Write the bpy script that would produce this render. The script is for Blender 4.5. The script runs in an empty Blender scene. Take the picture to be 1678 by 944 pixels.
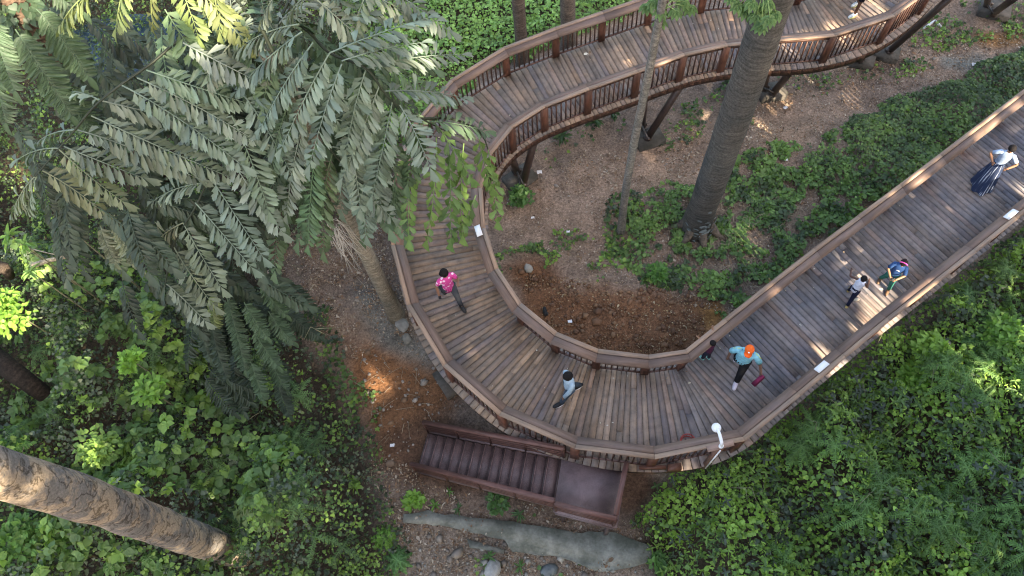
import bpy, bmesh, math, random
import numpy as np
from mathutils import Vector, Matrix

rng = np.random.default_rng(7)
random.seed(7)
scn = bpy.context.scene
COL = scn.collection
R_ = math.radians

# ------------------------------------------------------------------ camera
W_, H_ = 1678, 944
FPX, NX, NY, ZC = 1290.0, 915.0, 1056.0, 21.0
_d = np.array([NX - W_/2, -(NY - H_/2), -FPX]); _d /= np.linalg.norm(_d)
_up = -_d
_f = np.array([0, 0, -1.0]); _y = _f - _f.dot(_up)*_up; _y /= np.linalg.norm(_y)
RC = np.array([np.cross(_y, _up), _y, _up])            # camera -> world
cam = bpy.data.objects.new('camera', bpy.data.cameras.new('camera'))
COL.objects.link(cam)
M4 = Matrix([list(RC[i]) + [0] for i in range(3)] + [[0, 0, 0, 1]])
cam.matrix_world = Matrix.Translation((0, 0, ZC)) @ M4
cam.data.sensor_width = 36
cam.data.lens = 36*FPX/W_
cam.data.clip_end = 2000
cam.data.clip_start = 0.2
scn.camera = cam
try: scn.cycles.filter_width = 1.1
except Exception: pass

# ------------------------------------------------------------------ world, sun, exposure
SUN_EL, SUN_AZ = R_(35), R_(150.4)
SUN = np.array([math.sin(SUN_AZ)*math.cos(SUN_EL), math.cos(SUN_AZ)*math.cos(SUN_EL), math.sin(SUN_EL)])
wd = bpy.data.worlds.new('World'); scn.world = wd; wd.use_nodes = True
nt = wd.node_tree
sky = nt.nodes.new('ShaderNodeTexSky'); sky.sky_type = 'NISHITA'; sky.sun_disc = False
sky.sun_elevation = SUN_EL; sky.sun_rotation = SUN_AZ
sky.dust_density = 4.0; sky.ozone_density = 0.4; sky.air_density = 1.0
bg = nt.nodes['Background']; bg.inputs['Strength'].default_value = 0.15
nt.links.new(sky.outputs[0], bg.inputs['Color'])
sl = bpy.data.lights.new('sun', 'SUN'); sl.energy = 4.4; sl.angle = R_(0.5); sl.color = (1, 0.88, 0.70)
so = bpy.data.objects.new('sun', sl); COL.objects.link(so)
so.rotation_euler = Vector(SUN).to_track_quat('Z', 'Y').to_euler()
vs = scn.view_settings
scn.display_settings.display_device = 'sRGB'
vs.view_transform = 'Standard'; vs.look = 'None'; vs.gamma = 1; vs.use_curve_mapping = False
vs.exposure = 2.32
try:
    vs.use_white_balance = True
    vs.white_balance_temperature = 7000
    vs.white_balance_tint = 10
except Exception:
    pass

# ------------------------------------------------------------------ helpers
def P(px, py, z):
    """the point at height z seen in the photograph at pixel px, py"""
    w = RC @ np.array([px - W_/2, -(py - H_/2), -FPX])
    t = (z - ZC)/w[2]
    return np.array([w[0]*t, w[1]*t, z])

def norm(v):
    v = np.asarray(v, float); n = np.linalg.norm(v, axis=-1, keepdims=True); return v/np.maximum(n, 1e-9)

_perm = rng.integers(0, 2**31, 4096)
def vnoise(x, y, seed=0):
    x = np.asarray(x, float); y = np.asarray(y, float)
    xi = np.floor(x).astype(int); yi = np.floor(y).astype(int)
    fx = x - xi; fy = y - yi; fx = fx*fx*(3-2*fx); fy = fy*fy*(3-2*fy)
    def h(a, b): return (_perm[(a*73 + b*179 + seed*37 + _perm[(a*13 + b*7 + seed) & 4095]) & 4095] % 10007)/10007.0
    return (h(xi, yi)*(1-fx) + h(xi+1, yi)*fx)*(1-fy) + (h(xi, yi+1)*(1-fx) + h(xi+1, yi+1)*fx)*fy
def fbm(x, y, seed=0, o=3):
    s = 0; a = 1; t = 0
    for k in range(o):
        s = s + a*vnoise(x*2**k, y*2**k, seed+k*5); t += a; a *= .5
    return s/t

def inpoly(x, y, poly):
    x = np.asarray(x, float); y = np.asarray(y, float); r = np.zeros(x.shape, bool); n = len(poly)
    for i in range(n):
        x1, y1 = poly[i][:2]; x2, y2 = poly[(i+1) % n][:2]
        c = ((y1 > y) != (y2 > y)) & (x < (x2-x1)*(y-y1)/((y2-y1) if y2 != y1 else 1e-9) + x1)
        r ^= c
    return r
def polydist(x, y, poly):
    """signed distance, positive inside"""
    x = np.asarray(x, float); y = np.asarray(y, float); best = np.full(x.shape, 1e9); n = len(poly)
    for i in range(n):
        ax, ay = poly[i][:2]; bx, by = poly[(i+1) % n][:2]
        dx, dy = bx-ax, by-ay
        t = np.clip(((x-ax)*dx + (y-ay)*dy)/(dx*dx+dy*dy+1e-12), 0, 1)
        best = np.minimum(best, np.hypot(x-ax-t*dx, y-ay-t*dy))
    return np.where(inpoly(x, y, poly), best, -best)

def tag(o, label=None, cat=None, group=None, kind=None):
    if label: o['label'] = label
    if cat: o['category'] = cat
    if group: o['group'] = group
    if kind: o['kind'] = kind
    return o
def empty(name, loc, label, cat, group=None):
    o = bpy.data.objects.new(name, None); COL.objects.link(o); o.location = tuple(loc)
    o.empty_display_size = .2
    return tag(o, label, cat, group)

class MB:
    """collects geometry in world space and links it as one mesh object"""
    def __init__(s): s.v = []; s.f = []; s.c = []; s.uv = []; s.n = 0; s.sm = False
    def add(s, v, f, c=(1, 1, 1), uv=None):
        v = np.asarray(v, float).reshape(-1, 3)
        s.v.append(v); c = np.asarray(c, float)
        s.c.append(np.tile(c, (len(v), 1)) if c.ndim == 1 else c)
        s.uv.append(np.zeros((len(v), 2)) if uv is None else np.asarray(uv, float))
        s.f += [tuple(int(i)+s.n for i in q) for q in f]; s.n += len(v)
    def hexa(s, p, c=(1, 1, 1), uv=None):
        """p: 8 points, bottom four then top four"""
        s.add(p, [(3, 2, 1, 0), (4, 5, 6, 7), (0, 1, 5, 4), (1, 2, 6, 5), (2, 3, 7, 6), (3, 0, 4, 7)], c, uv)
    def bar(s, a, b, w, h, up=(0, 0, 1), c=(1, 1, 1)):
        a = np.asarray(a, float); b = np.asarray(b, float); d = norm(b-a)
        up = np.asarray(up, float)
        if abs(d @ norm(up)) > .98: up = np.array([0, 1., 0])
        x = norm(np.cross(d, up)); z = np.cross(x, d)
        q = [a-x*w/2-z*h/2, a+x*w/2-z*h/2, b+x*w/2-z*h/2, b-x*w/2-z*h/2, a-x*w/2+z*h/2, a+x*w/2+z*h/2, b+x*w/2+z*h/2, b-x*w/2+z*h/2]
        L = np.linalg.norm(b-a); o = random.random()*9
        s.hexa(q, c, [(0, o), (0, o+w), (L, o+w), (L, o), (0, o+.3), (0, o+w+.3), (L, o+w+.3), (L, o+.3)])
    def tube(s, pts, rad, n=10, c=(1, 1, 1), cap=True, wob=0, seed=0, sq=None):
        pts = np.asarray(pts, float); m = len(pts)
        rad = np.broadcast_to(np.asarray(rad, float), (m,)) if np.ndim(rad) < 2 else np.asarray(rad)
        T = norm(np.gradient(pts, axis=0)); ref = np.array([0, 0, 1.]) if abs(T[0][2]) < .9 else np.array([1., 0, 0])
        V = []; UV = []; s0 = 0
        x = norm(np.cross(T[0], ref))
        for i in range(m):
            x = norm(x - T[i]*(x @ T[i])); y = np.cross(T[i], x)
            if i: s0 += np.linalg.norm(pts[i]-pts[i-1])
            for k in range(n):
                a = 2*math.pi*k/n; r = rad[i]
                if wob: r = r*(1 + wob*(float(fbm(k*.9+seed*7 if k < n/2 else (n-k)*.9+seed*7, s0*1.3, seed, 2))-.5)*2)
                V.append(pts[i] + (x*math.cos(a) + y*math.sin(a))*r); UV.append((k/n*6, s0))
        F = [(i*n+k, i*n+(k+1) % n, (i+1)*n+(k+1) % n, (i+1)*n+k) for i in range(m-1) for k in range(n)]
        if cap: F += [tuple(range(n))[::-1], tuple(range((m-1)*n, m*n))]
        s.add(V, F, c, UV)
    def ball(s, ctr, r, n=10, m=7, c=(1, 1, 1), rot=None, jit=0, cut=-1.0):
        r = np.broadcast_to(np.asarray(r, float), (3,)); V = []
        for j in range(m+1):
            ph = math.pi*j/m
            zz = max(math.cos(ph), cut)
            for k in range(n):
                a = 2*math.pi*k/n
                V.append([math.sin(ph)*math.cos(a), math.sin(ph)*math.sin(a), zz])
        V = np.array(V)
        if jit: V = V*(1 + rng.uniform(-jit, jit, (len(V), 1)))
        for j in (0, m):
            V[j*n:(j+1)*n] = V[j*n:(j+1)*n].mean(0)
        V = V*r
        if rot is not None: V = V @ np.asarray(rot).T
        F = [(j*n+k, (j+1)*n+k, (j+1)*n+(k+1) % n, j*n+(k+1) % n) for j in range(m) for k in range(n)]
        s.add(V + np.asarray(ctr), F, c)
    def build(s, name, mat, parent=None, smooth=False, label=None, kind=None):
        me = bpy.data.meshes.new(name)
        V = np.concatenate(s.v) if s.v else np.zeros((0, 3)); C = np.concatenate(s.c); U = np.concatenate(s.uv)
        org = np.array(parent.matrix_world.translation) if False else (np.array(WORLD.get(parent.name, (0, 0, 0))) if parent else np.zeros(3))
        if parent is None:
            org = V.mean(0).copy(); org[2] = V[:, 2].min()
        V = V - org
        ls = np.array([len(q) for q in s.f]); st = np.concatenate([[0], np.cumsum(ls)[:-1]]); idx = np.concatenate([np.asarray(q) for q in s.f])
        me.vertices.add(len(V)); me.vertices.foreach_set('co', V.astype('f').ravel())
        me.loops.add(len(idx)); me.loops.foreach_set('vertex_index', idx.astype('i'))
        me.polygons.add(len(ls)); me.polygons.foreach_set('loop_start', st.astype('i')); me.polygons.foreach_set('loop_total', ls.astype('i'))
        me.update(calc_edges=True); me.validate()
        if smooth: me.polygons.foreach_set('use_smooth', np.ones(len(me.polygons), bool))
        at = me.color_attributes.new('tint', 'FLOAT_COLOR', 'POINT')
        at.data.foreach_set('color', np.concatenate([C, np.ones((len(C), 1))], 1).astype('f').ravel())
        uvl = me.uv_layers.new(name='UVMap')
        li = np.zeros(len(me.loops), 'i'); me.loops.foreach_get('vertex_index', li)
        uvl.data.foreach_set('uv', U[li].astype('f').ravel())
        me.materials.append(mat)
        o = bpy.data.objects.new(name, me); COL.objects.link(o)
        if parent is not None: o.parent = parent; WORLD[o.name] = tuple(org)
        else: o.location = tuple(org); WORLD[o.name] = tuple(org)
        return tag(o, label, None, None, kind)
WORLD = {}
def thing(name, loc, label, cat, group=None):
    o = empty(name, loc, label, cat, group); WORLD[o.name] = tuple(float(a) for a in loc); return o

class Leaves:
    """many small leaf-shaped faces, all instances of a few outlines, as one mesh"""
    def __init__(s): s.parts = []
    def add(s, tpl, pos, X, Z, sx, sy, tint):
        TV, TF = tpl
        n = len(pos)
        if n == 0: return
        X = norm(X); Z = norm(Z - X*np.sum(X*Z, 1, keepdims=True)); Y = np.cross(Z, X)
        sx = np.broadcast_to(sx, (n,))[:, None, None]; sy = np.broadcast_to(sy, (n,))[:, None, None]
        V = pos[:, None, :] + X[:, None, :]*TV[None, :, 0:1]*sx + Y[:, None, :]*TV[None, :, 1:2]*sy + Z[:, None, :]*TV[None, :, 2:3]*sx
        s.parts.append((V.reshape(-1, 3), TF, n, len(TV), np.repeat(tint, len(TV), 0)))
    def into(s, mb):
        for V, TF, n, k, C in s.parts:
            base = mb.n
            mb.v.append(V); mb.c.append(C); mb.uv.append(np.zeros((len(V), 2))); mb.n += len(V)
            for q in TF:
                A = np.asarray(q)[None, :] + (np.arange(n)*k)[:, None] + base
                mb.f += list(map(tuple, A))
        return mb

def leaf_tpl(out, fold=-.25, droop=-.15):
    """out: right half outline [(x,y)...] from base to tip, mirrored about the midrib"""
    xs = [0] + [p[0] for p in out] + [out[-1][0] if out[-1][1] == 0 else 1.0]
    mid = [(x, 0, droop*x*x) for x in (0, .5, 1.0)]
    V = list(mid); r = []; l = []
    for (x, y) in out:
        r.append(len(V)); V.append((x, y, droop*x*x - fold*0 + abs(y)*-fold))
        l.append(len(V)); V.append((x, -y, droop*x*x + abs(y)*-fold))
    m = len(out); h = m//2
    F = []
    F.append(tuple([0] + [1] + r[:h+1][::-1])); F.append(tuple([1, 2] + r[h:][::-1]))
    F.append(tuple([0] + l[:h+1] + [1])); F.append(tuple([1] + l[h:] + [2]))
    return np.array(V, float), F
OVATE = leaf_tpl([(.12, .3), (.38, .46), (.7, .32)], -.3, -.2)
NARROW = leaf_tpl([(.12, .38), (.45, .5), (.8, .3)], -.35, -.25)
HEART = leaf_tpl([(-.12, .3), (.25, .56), (.68, .34)], -.2, -.2)
def fish():
    V = [(0, 0, 0), (.5, 0, -.04), (.97, 0, -.16)]
    o = [(.3, .24, .05), (.68, .44, .05), (1.06, .52, -.06), (.92, .26, -.06), (1.08, .12, -.14)]
    u = [(.3, -.22, .05), (.6, -.42, .05), (.76, -.5, .0), (.74, -.3, -.04), (.92, -.16, -.1)]
    V += o + u
    return np.array(V, float), [(0, 1, 4, 3), (1, 2, 7, 6, 5, 4), (0, 8, 9, 1), (1, 9, 10, 11, 12, 2)]
FISH = fish()
def lobed():
    V = [(.35, 0, 0)]; F = []; pts = []
    lob = [(-180, .12), (-140, .5), (-105, .34), (-72, .62), (-40, .38), (0, .75), (40, .38), (72, .62), (105, .34), (140, .5)]
    for a, r in lob:
        V.append((.35 + r*math.cos(R_(a)), r*math.sin(R_(a)), -.28*r*r))
    n = len(lob)
    return np.array(V, float), [(0, 1+i, 1+(i+1) % n) for i in range(n)]
LOBED = lobed()

# ------------------------------------------------------------------ materials
def mat(name, col=(1, 1, 1), rough=.7, attr=True, noise=None, spec=.3, metal=0, bump=None, transl=0, extra=None, coord='Object', rvar=0):
    m = bpy.data.materials.new(name); m.use_nodes = True; t = m.node_tree; N = t.nodes; L = t.links
    b = N['Principled BSDF']; b.inputs['Roughness'].default_value = rough; b.inputs['Specular IOR Level'].default_value = spec
    b.inputs['Metallic'].default_value = metal
    src = None
    if attr:
        a = N.new('ShaderNodeAttribute'); a.attribute_name = 'tint'
        mx = N.new('ShaderNodeMix'); mx.data_type = 'RGBA'; mx.blend_type = 'MULTIPLY'; mx.inputs[0].default_value = 1
        L.new(a.outputs['Color'], mx.inputs[6]); mx.inputs[7].default_value = (*col, 1); src = mx.outputs[2]
    else:
        rgb = N.new('ShaderNodeRGB'); rgb.outputs[0].default_value = (*col, 1); src = rgb.outputs[0]
    co = N.new('ShaderNodeTexCoord')
    for spec_ in (noise or []):
        sc, lo, hi, stretch, cc = spec_['scale'], spec_['lo'], spec_['hi'], spec_.get('stretch', (1, 1, 1)), spec_.get('coord', coord)
        mp = N.new('ShaderNodeMapping'); mp.inputs['Scale'].default_value = stretch
        L.new(co.outputs[cc], mp.inputs[0])
        n = N.new('ShaderNodeTexNoise'); n.inputs['Scale'].default_value = sc; n.inputs['Detail'].default_value = spec_.get('detail', 4)
        n.inputs['Roughness'].default_value = .62
        L.new(mp.outputs[0], n.inputs['Vector'])
        r = N.new('ShaderNodeValToRGB'); e = r.color_ramp.elements
        e[0].position = spec_.get('p0', .3); e[1].position = spec_.get('p1', .7); e[0].color = (*lo, 1); e[1].color = (*hi, 1)
        L.new(n.outputs['Fac'], r.inputs[0])
        mx = N.new('ShaderNodeMix'); mx.data_type = 'RGBA'; mx.blend_type = 'MULTIPLY'; mx.inputs[0].default_value = 1
        L.new(src, mx.inputs[6]); L.new(r.outputs[0], mx.inputs[7]); src = mx.outputs[2]
    L.new(src, b.inputs['Base Color'])
    if bump:
        mp = N.new('ShaderNodeMapping'); mp.inputs['Scale'].default_value = bump.get('stretch', (1, 1, 1)); L.new(co.outputs[bump.get('coord', coord)], mp.inputs[0])
        n = N.new('ShaderNodeTexNoise'); n.inputs['Scale'].default_value = bump['scale']; n.inputs['Detail'].default_value = 5
        L.new(mp.outputs[0], n.inputs['Vector'])
        bp = N.new('ShaderNodeBump'); bp.inputs['Strength'].default_value = bump.get('s', .5); bp.inputs['Distance'].default_value = bump.get('d', .02)
        L.new(n.outputs['Fac'], bp.inputs['Height']); L.new(bp.outputs[0], b.inputs['Normal'])
    if transl:
        out = N['Material Output']; tr = N.new('ShaderNodeBsdfTranslucent'); ms = N.new('ShaderNodeMixShader'); ms.inputs[0].default_value = transl
        g = N.new('ShaderNodeMix'); g.data_type = 'RGBA'; g.blend_type = 'MULTIPLY'; g.inputs[0].default_value = 1
        L.new(src, g.inputs[6]); g.inputs[7].default_value = (1.5, 1.6, .6, 1); L.new(g.outputs[2], tr.inputs['Color'])
        L.new(b.outputs[0], ms.inputs[1]); L.new(tr.outputs[0], ms.inputs[2]); L.new(ms.outputs[0], out.inputs['Surface'])
    if extra: extra(t, b)
    return m
g3 = lambda v: (v, v, v)
M = {}
M['board'] = mat('weathered deck timber', rough=.62, noise=[
    dict(scale=1.0, lo=g3(.84), hi=g3(1.12), stretch=(1.1, 22, 1), coord='UV', detail=5),
    dict(scale=.8, lo=(.66, .74, .86), hi=(1.16, 1.06, .95), detail=5, p0=.36, p1=.62),
    dict(scale=5, lo=g3(.78), hi=g3(1.1), detail=4, p0=.35, p1=.55)], bump=dict(scale=1, stretch=(2, 60, 1), coord='UV', s=.35, d=.004))
M['cap'] = mat('worn handrail timber', rough=.5, noise=[
    dict(scale=1, lo=g3(.72), hi=g3(1.2), stretch=(1.2, 26, 1), coord='UV'), dict(scale=1.6, lo=(.8, .8, .88), hi=(1.12, 1.04, .98))])
M['redwood'] = mat('reddish brown stained timber', rough=.45, noise=[
    dict(scale=1, lo=g3(.6), hi=g3(1.3), stretch=(2, 24, 1), coord='UV'), dict(scale=2.5, lo=g3(.75), hi=g3(1.15))])
M['steel'] = mat('dark painted steel', rough=.45, spec=.5, noise=[dict(scale=6, lo=g3(.7), hi=g3(1.25))])
M['chequer'] = mat('brown painted chequer plate', rough=.5, spec=.5, noise=[dict(scale=5, lo=g3(.75), hi=g3(1.2)), dict(scale=70, lo=g3(.6), hi=g3(1.35), detail=1)],
                   bump=dict(scale=60, s=.2, d=.005))
M['concrete'] = mat('grey concrete', rough=.9, noise=[dict(scale=1.6, lo=(.55, .56, .5), hi=(1.2, 1.18, 1.12), p0=.4, p1=.62), dict(scale=14, lo=g3(.8), hi=g3(1.12))], bump=dict(scale=20, s=.4))
M['soil'] = mat('soil', rough=.95, spec=.1, noise=[
    dict(scale=.35, lo=(.72, .74, .78), hi=(1.25, 1.15, 1.05), detail=5), dict(scale=2.2, lo=g3(.68), hi=g3(1.25), detail=6),
    dict(scale=16, lo=g3(.55), hi=g3(1.4), detail=4), dict(scale=55, lo=g3(.6), hi=g3(1.35), detail=2)], bump=dict(scale=9, s=.9, d=.08))
M['leaf'] = mat('green leaf', rough=.5, spec=.35, transl=.28, noise=[dict(scale=3, lo=g3(.8), hi=g3(1.2))])
M['palm'] = mat('dusty palm leaflet', rough=.55, spec=.4, transl=.22, noise=[dict(scale=2, lo=(.82, .82, .78), hi=(1.15, 1.12, 1.15))])
M['stalk'] = mat('leaf stalk', rough=.7)
M['litter'] = mat('dry leaf', rough=.85)
M['stone'] = mat('stone', rough=.9, noise=[dict(scale=5, lo=g3(.65), hi=g3(1.2))], bump=dict(scale=10, s=.6, d=.03))
M['bark'] = mat('ringed grey bark', rough=.9, spec=.15, noise=[
    dict(scale=1, lo=g3(.5), hi=g3(1.3), stretch=(.5, 14, 1), coord='UV', detail=6), dict(scale=1.2, lo=(.62, .66, .68), hi=(1.25, 1.15, 1.05), detail=5),
    dict(scale=22, lo=g3(.6), hi=g3(1.3), detail=3)], bump=dict(scale=1, stretch=(1.5, 26, 1), coord='UV', s=.8, d=.03))
def plates(t, b):
    N = t.nodes; L = t.links; src = b.inputs['Base Color'].links[0].from_socket
    co = N.new('ShaderNodeTexCoord'); n = N.new('ShaderNodeTexNoise'); n.inputs['Scale'].default_value = 1.6; n.inputs['Detail'].default_value = 7; n.inputs['Roughness'].default_value = .7
    r = N.new('ShaderNodeValToRGB'); e = r.color_ramp.elements; e[0].position = .46; e[0].color = (.62, .66, .72, 1); e[1].position = .53; e[1].color = (1.2, 1.1, .95, 1)
    w = N.new('ShaderNodeTexNoise'); w.inputs['Scale'].default_value = 1.3; w.inputs['Detail'].default_value = 6
    r2 = N.new('ShaderNodeValToRGB'); q = r2.color_ramp.elements; q[0].position = .47; q[0].color = (1, 1, 1, 1); q[1].position = .53; q[1].color = (1, 1, 1, 1)
    k_ = r2.color_ramp.elements.new(.5); k_.color = (.35, .33, .3, 1)
    L.new(co.outputs['Object'], n.inputs['Vector']); L.new(n.outputs['Fac'], r.inputs[0]); mp_ = N.new('ShaderNodeMapping'); mp_.inputs['Scale'].default_value = (.8, 2.2, 1); L.new(co.outputs['UV'], mp_.inputs[0]); L.new(mp_.outputs[0], w.inputs['Vector']); L.new(w.outputs['Fac'], r2.inputs[0])
    for o in (r.outputs[0], r2.outputs[0]):
        m = N.new('ShaderNodeMix'); m.data_type = 'RGBA'; m.blend_type = 'MULTIPLY'; m.inputs[0].default_value = 1; L.new(src, m.inputs[6]); L.new(o, m.inputs[7]); src = m.outputs[2]
    L.new(src, b.inputs['Base Color'])
M['plates'] = mat('flaking grey bark', rough=.9, spec=.15, extra=plates, noise=[dict(scale=1, lo=g3(.8), hi=g3(1.15), stretch=(.6, 9, 1), coord='UV', detail=6), dict(scale=30, lo=g3(.7), hi=g3(1.25), detail=3)],
                  bump=dict(scale=1.8, s=.8, d=.06))
M['cloth'] = mat('cloth', rough=.85, spec=.15, noise=[dict(scale=9, lo=g3(.75), hi=g3(1.2))])
M['skin'] = mat('skin', rough=.5)
M['hair'] = mat('hair', rough=.75, spec=.12, noise=[dict(scale=40, lo=g3(.6), hi=g3(1.5))])
M['white'] = mat('white paint', (.82, .82, .82), rough=.35)
M['plain'] = mat('plain', rough=.6)
def floral(t, b):
    N = t.nodes; L = t.links
    co = N.new('ShaderNodeTexCoord'); v = N.new('ShaderNodeTexVoronoi'); v.inputs['Scale'].default_value = 11
    r = N.new('ShaderNodeValToRGB'); e = r.color_ramp.elements; e[0].position = .28; e[0].color = (.82, .62, .72, 1); e[1].position = .4; e[1].color = (.62, .06, .28, 1)
    L.new(co.outputs['Object'], v.inputs['Vector']); L.new(v.outputs['Distance'], r.inputs[0]); L.new(r.outputs[0], b.inputs['Base Color'])
M['floral'] = mat('pink floral cloth', rough=.85, extra=floral)
def stripes(t, b):
    N = t.nodes; L = t.links
    co = N.new('ShaderNodeTexCoord'); mp = N.new('ShaderNodeMapping'); mp.inputs['Scale'].default_value = (1, .15, 1)
    w = N.new('ShaderNodeTexNoise'); w.inputs['Scale'].default_value = 4.2; w.inputs['Detail'].default_value = 3
    r = N.new('ShaderNodeValToRGB'); e = r.color_ramp.elements; e[0].position = .56; e[0].color = (.018, .03, .07, 1); e[1].position = .64; e[1].color = (.45, .5, .6, 1)
    L.new(co.outputs['UV'], mp.inputs[0]); L.new(mp.outputs[0], w.inputs['Vector']); L.new(w.outputs['Fac'], r.inputs[0]); L.new(r.outputs[0], b.inputs['Base Color'])
M['stripes'] = mat('navy pleated skirt cloth', rough=.8, extra=stripes)
M['water'] = mat('water', (.02, .04, .06), rough=.08, attr=False, spec=.8)

# ------------------------------------------------------------------ terrain
CTRL = [(700, 750, .72), (560, 800, .7), (960, 900, .7), (860, 880, .7), (1000, 520, .75), (1100, 540, .7), (860, 300, .4), (640, 560, .65), (1060, 235, 0.0), (1262, 150, -.45),
        (1430, 95, -.85), (1640, 20, -1.1), (1640, 110, -.7), (1300, 260, .1), (1140, 380, .45), (1000, 380, .5), (700, 30, .1), (850, 40, .0), (1100, -60, -.4), (200, 100, -.3), (100, 300, 0),
        (200, 600, .3), (400, 640, .5), (200, 900, .3), (1300, 850, .8), (1600, 620, .8), (1600, 920, .8), (1450, 330, .3), (1600, 180, -.2), (500, 450, .5), (2000, 500, .2), (-300, 500, 0)]
CW = np.array([np.append(P(a, b, .3)[:2], c) for a, b, c in CTRL])
def ground(x, y):
    x = np.asarray(x, float); y = np.asarray(y, float); num = 0*x; den = 0*x + 1e-9
    for a, b, c in CW:
        w = 1/(((x-a)**2 + (y-b)**2) + .8)**2
        num = num + w*c; den = den + w
    z = num/den
    return z + (fbm(x*.6, y*.6, 3)-.5)*.3 + (fbm(x*2.2, y*2.2, 9)-.5)*.1
def G(px, py, dz=0.0):
    z = .3
    for _ in range(6):
        p = P(px, py, z); z = float(ground(p[0], p[1])) + dz
    return P(px, py, z)
def GP(poly, dz=0): return [G(a, b, dz)[:2] for a, b in poly]

def axis(lo, hi, st, far):
    a = list(np.arange(lo, hi+st/2, st)); s = st; x = hi; y = lo
    while x < far: s *= 1.35; x += s; y -= s; a.append(x); a.insert(0, y)
    return np.array(a)
ax = axis(-20, 20, .13, 220); ay = axis(-3, 27, .13, 220)
gx, gy = np.meshgrid(ax, ay); gz = ground(gx, gy)
HOLE = GP([(835, 440), (880, 425), (930, 465), (1010, 475), (1100, 480), (1180, 490), (1190, 530), (1120, 600), (1000, 610), (900, 560), (850, 500)])
gz = gz + np.clip(polydist(gx, gy, HOLE), 0, .5)*((fbm(gx*4, gy*4, 31)-.5)*.5)
soil = np.zeros(gx.shape + (3,)); soil[:] = (.235, .18, .142)
n1 = fbm(gx*.5, gy*.5, 11)[..., None]
soil = soil*(1-n1*.35) + np.array([.17, .14, .118])*n1*.35
def paint(poly, col, soft=.5, dz=0, noise=.6):
    global soil
    d = polydist(gx, gy, GP(poly, dz)) + (fbm(gx*1.1, gy*1.1, 21)-.5)*noise
    w = np.clip(d/soft+.5, 0, 1)[..., None]; soil = soil*(1-w) + np.array(col)*w
paint([(800, 330), (1000, 250), (1250, 180), (1500, 90), (1678, 60), (1678, 100), (1450, 170), (1250, 270), (1060, 330), (900, 400), (830, 420)], (.285, .212, .162))
paint([(835, 440), (880, 425), (930, 465), (1010, 475), (1100, 480), (1180, 490), (1190, 530), (1120, 600), (1000, 610), (900, 560), (850, 500)], (.165, .088, .05), .5)
paint([(1140, 500), (1180, 495), (1195, 520), (1160, 545)], (.30, .16, .06), .3)
paint([(570, 560), (690, 580), (760, 640), (720, 690), (690, 790), (620, 760), (590, 670)], (.2, .105, .055), .6)
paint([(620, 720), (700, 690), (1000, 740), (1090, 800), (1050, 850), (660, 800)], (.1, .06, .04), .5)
paint([(585, 470), (640, 480), (680, 540), (720, 580), (700, 600), (640, 570), (590, 520)], (.17, .17, .155), .5)
paint([(1545, 95), (1600, 80), (1630, 95), (1600, 115), (1550, 112)], (.2, .2, .18), .4)
paint([(1600, 60), (1678, 50), (1678, 75), (1610, 78)], (.26, .15, .07), .4)
paint([(660, 860), (760, 880), (1000, 940), (1090, 930), (1090, 1000), (650, 1000)], (.27, .22, .17), .5)
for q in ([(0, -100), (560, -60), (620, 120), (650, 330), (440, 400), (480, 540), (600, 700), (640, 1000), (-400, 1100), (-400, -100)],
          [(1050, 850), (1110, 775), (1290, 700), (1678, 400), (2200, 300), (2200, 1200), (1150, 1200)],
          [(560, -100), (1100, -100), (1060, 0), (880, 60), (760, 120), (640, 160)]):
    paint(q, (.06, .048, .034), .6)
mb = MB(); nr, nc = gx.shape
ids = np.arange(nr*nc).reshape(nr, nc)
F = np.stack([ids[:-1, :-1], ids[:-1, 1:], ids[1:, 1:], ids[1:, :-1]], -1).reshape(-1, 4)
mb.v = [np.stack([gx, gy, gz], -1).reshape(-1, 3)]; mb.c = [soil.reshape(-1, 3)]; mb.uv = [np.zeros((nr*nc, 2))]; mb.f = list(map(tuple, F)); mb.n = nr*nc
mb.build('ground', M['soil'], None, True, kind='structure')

w = MB(); c0 = G(200, 85)
w.add([(c0[0]+2.4*math.cos(a), c0[1]+1.5*math.sin(a), c0[2]+.25) for a in np.linspace(0, 6.28, 25)[:-1]], [tuple(range(24))])
w.build('water', M['water'], kind='structure')

# ------------------------------------------------------------------ walkway
CP = [(17, 23.5), (14.9, 19.4), (13.5, 17.6), (12.35, 16.38), (11.35, 15.62), (10.5, 15.22), (9.8, 15.05), (9.0, 15.0), (8.0, 15.1), (7.0, 15.16), (6.0, 15.12), (5.15, 14.99), (3.68, 14.6), (2.15, 14.2), (0.95, 13.82),
      (0.0, 13.3), (-.75, 12.6), (-1.25, 11.8), (-1.53, 11.0), (-1.64, 10.1), (-1.6, 9.0), (-1.39, 7.95), (-1.0, 6.97), (-.43, 6.15), (.3, 5.43), (1.22, 4.88), (2.5, 4.5), (3.7, 4.44), (4.4, 4.68), (5.2, 5.19), (7.57, 6.6), (9.8, 7.85), (12.13, 9.18), (14.5, 10.55), (20, 13.7)]
CP = np.array(CP, float)
def catmull(Q, n=20):
    out = []
    for i in range(len(Q)-1):
        p0 = Q[max(i-1, 0)]; p1 = Q[i]; p2 = Q[i+1]; p3 = Q[min(i+2, len(Q)-1)]
        for k in range(n):
            t = k/n; out.append(.5*((2*p1) + (-p0+p2)*t + (2*p0-5*p1+4*p2-p3)*t*t + (-p0+3*p1-3*p2+p3)*t**3))
    out.append(Q[-1]); return np.array(out)
def resample(Q, st):
    d = np.concatenate([[0], np.cumsum(np.linalg.norm(np.diff(Q, axis=0), axis=1))]); s = np.arange(0, d[-1], st)
    return np.stack([np.interp(s, d, Q[:, k]) for k in range(Q.shape[1])], 1)
CL = resample(catmull(CP), .05)
k_ = np.exp(-np.linspace(-2, 2, 25)**2); k_ /= k_.sum()
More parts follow.
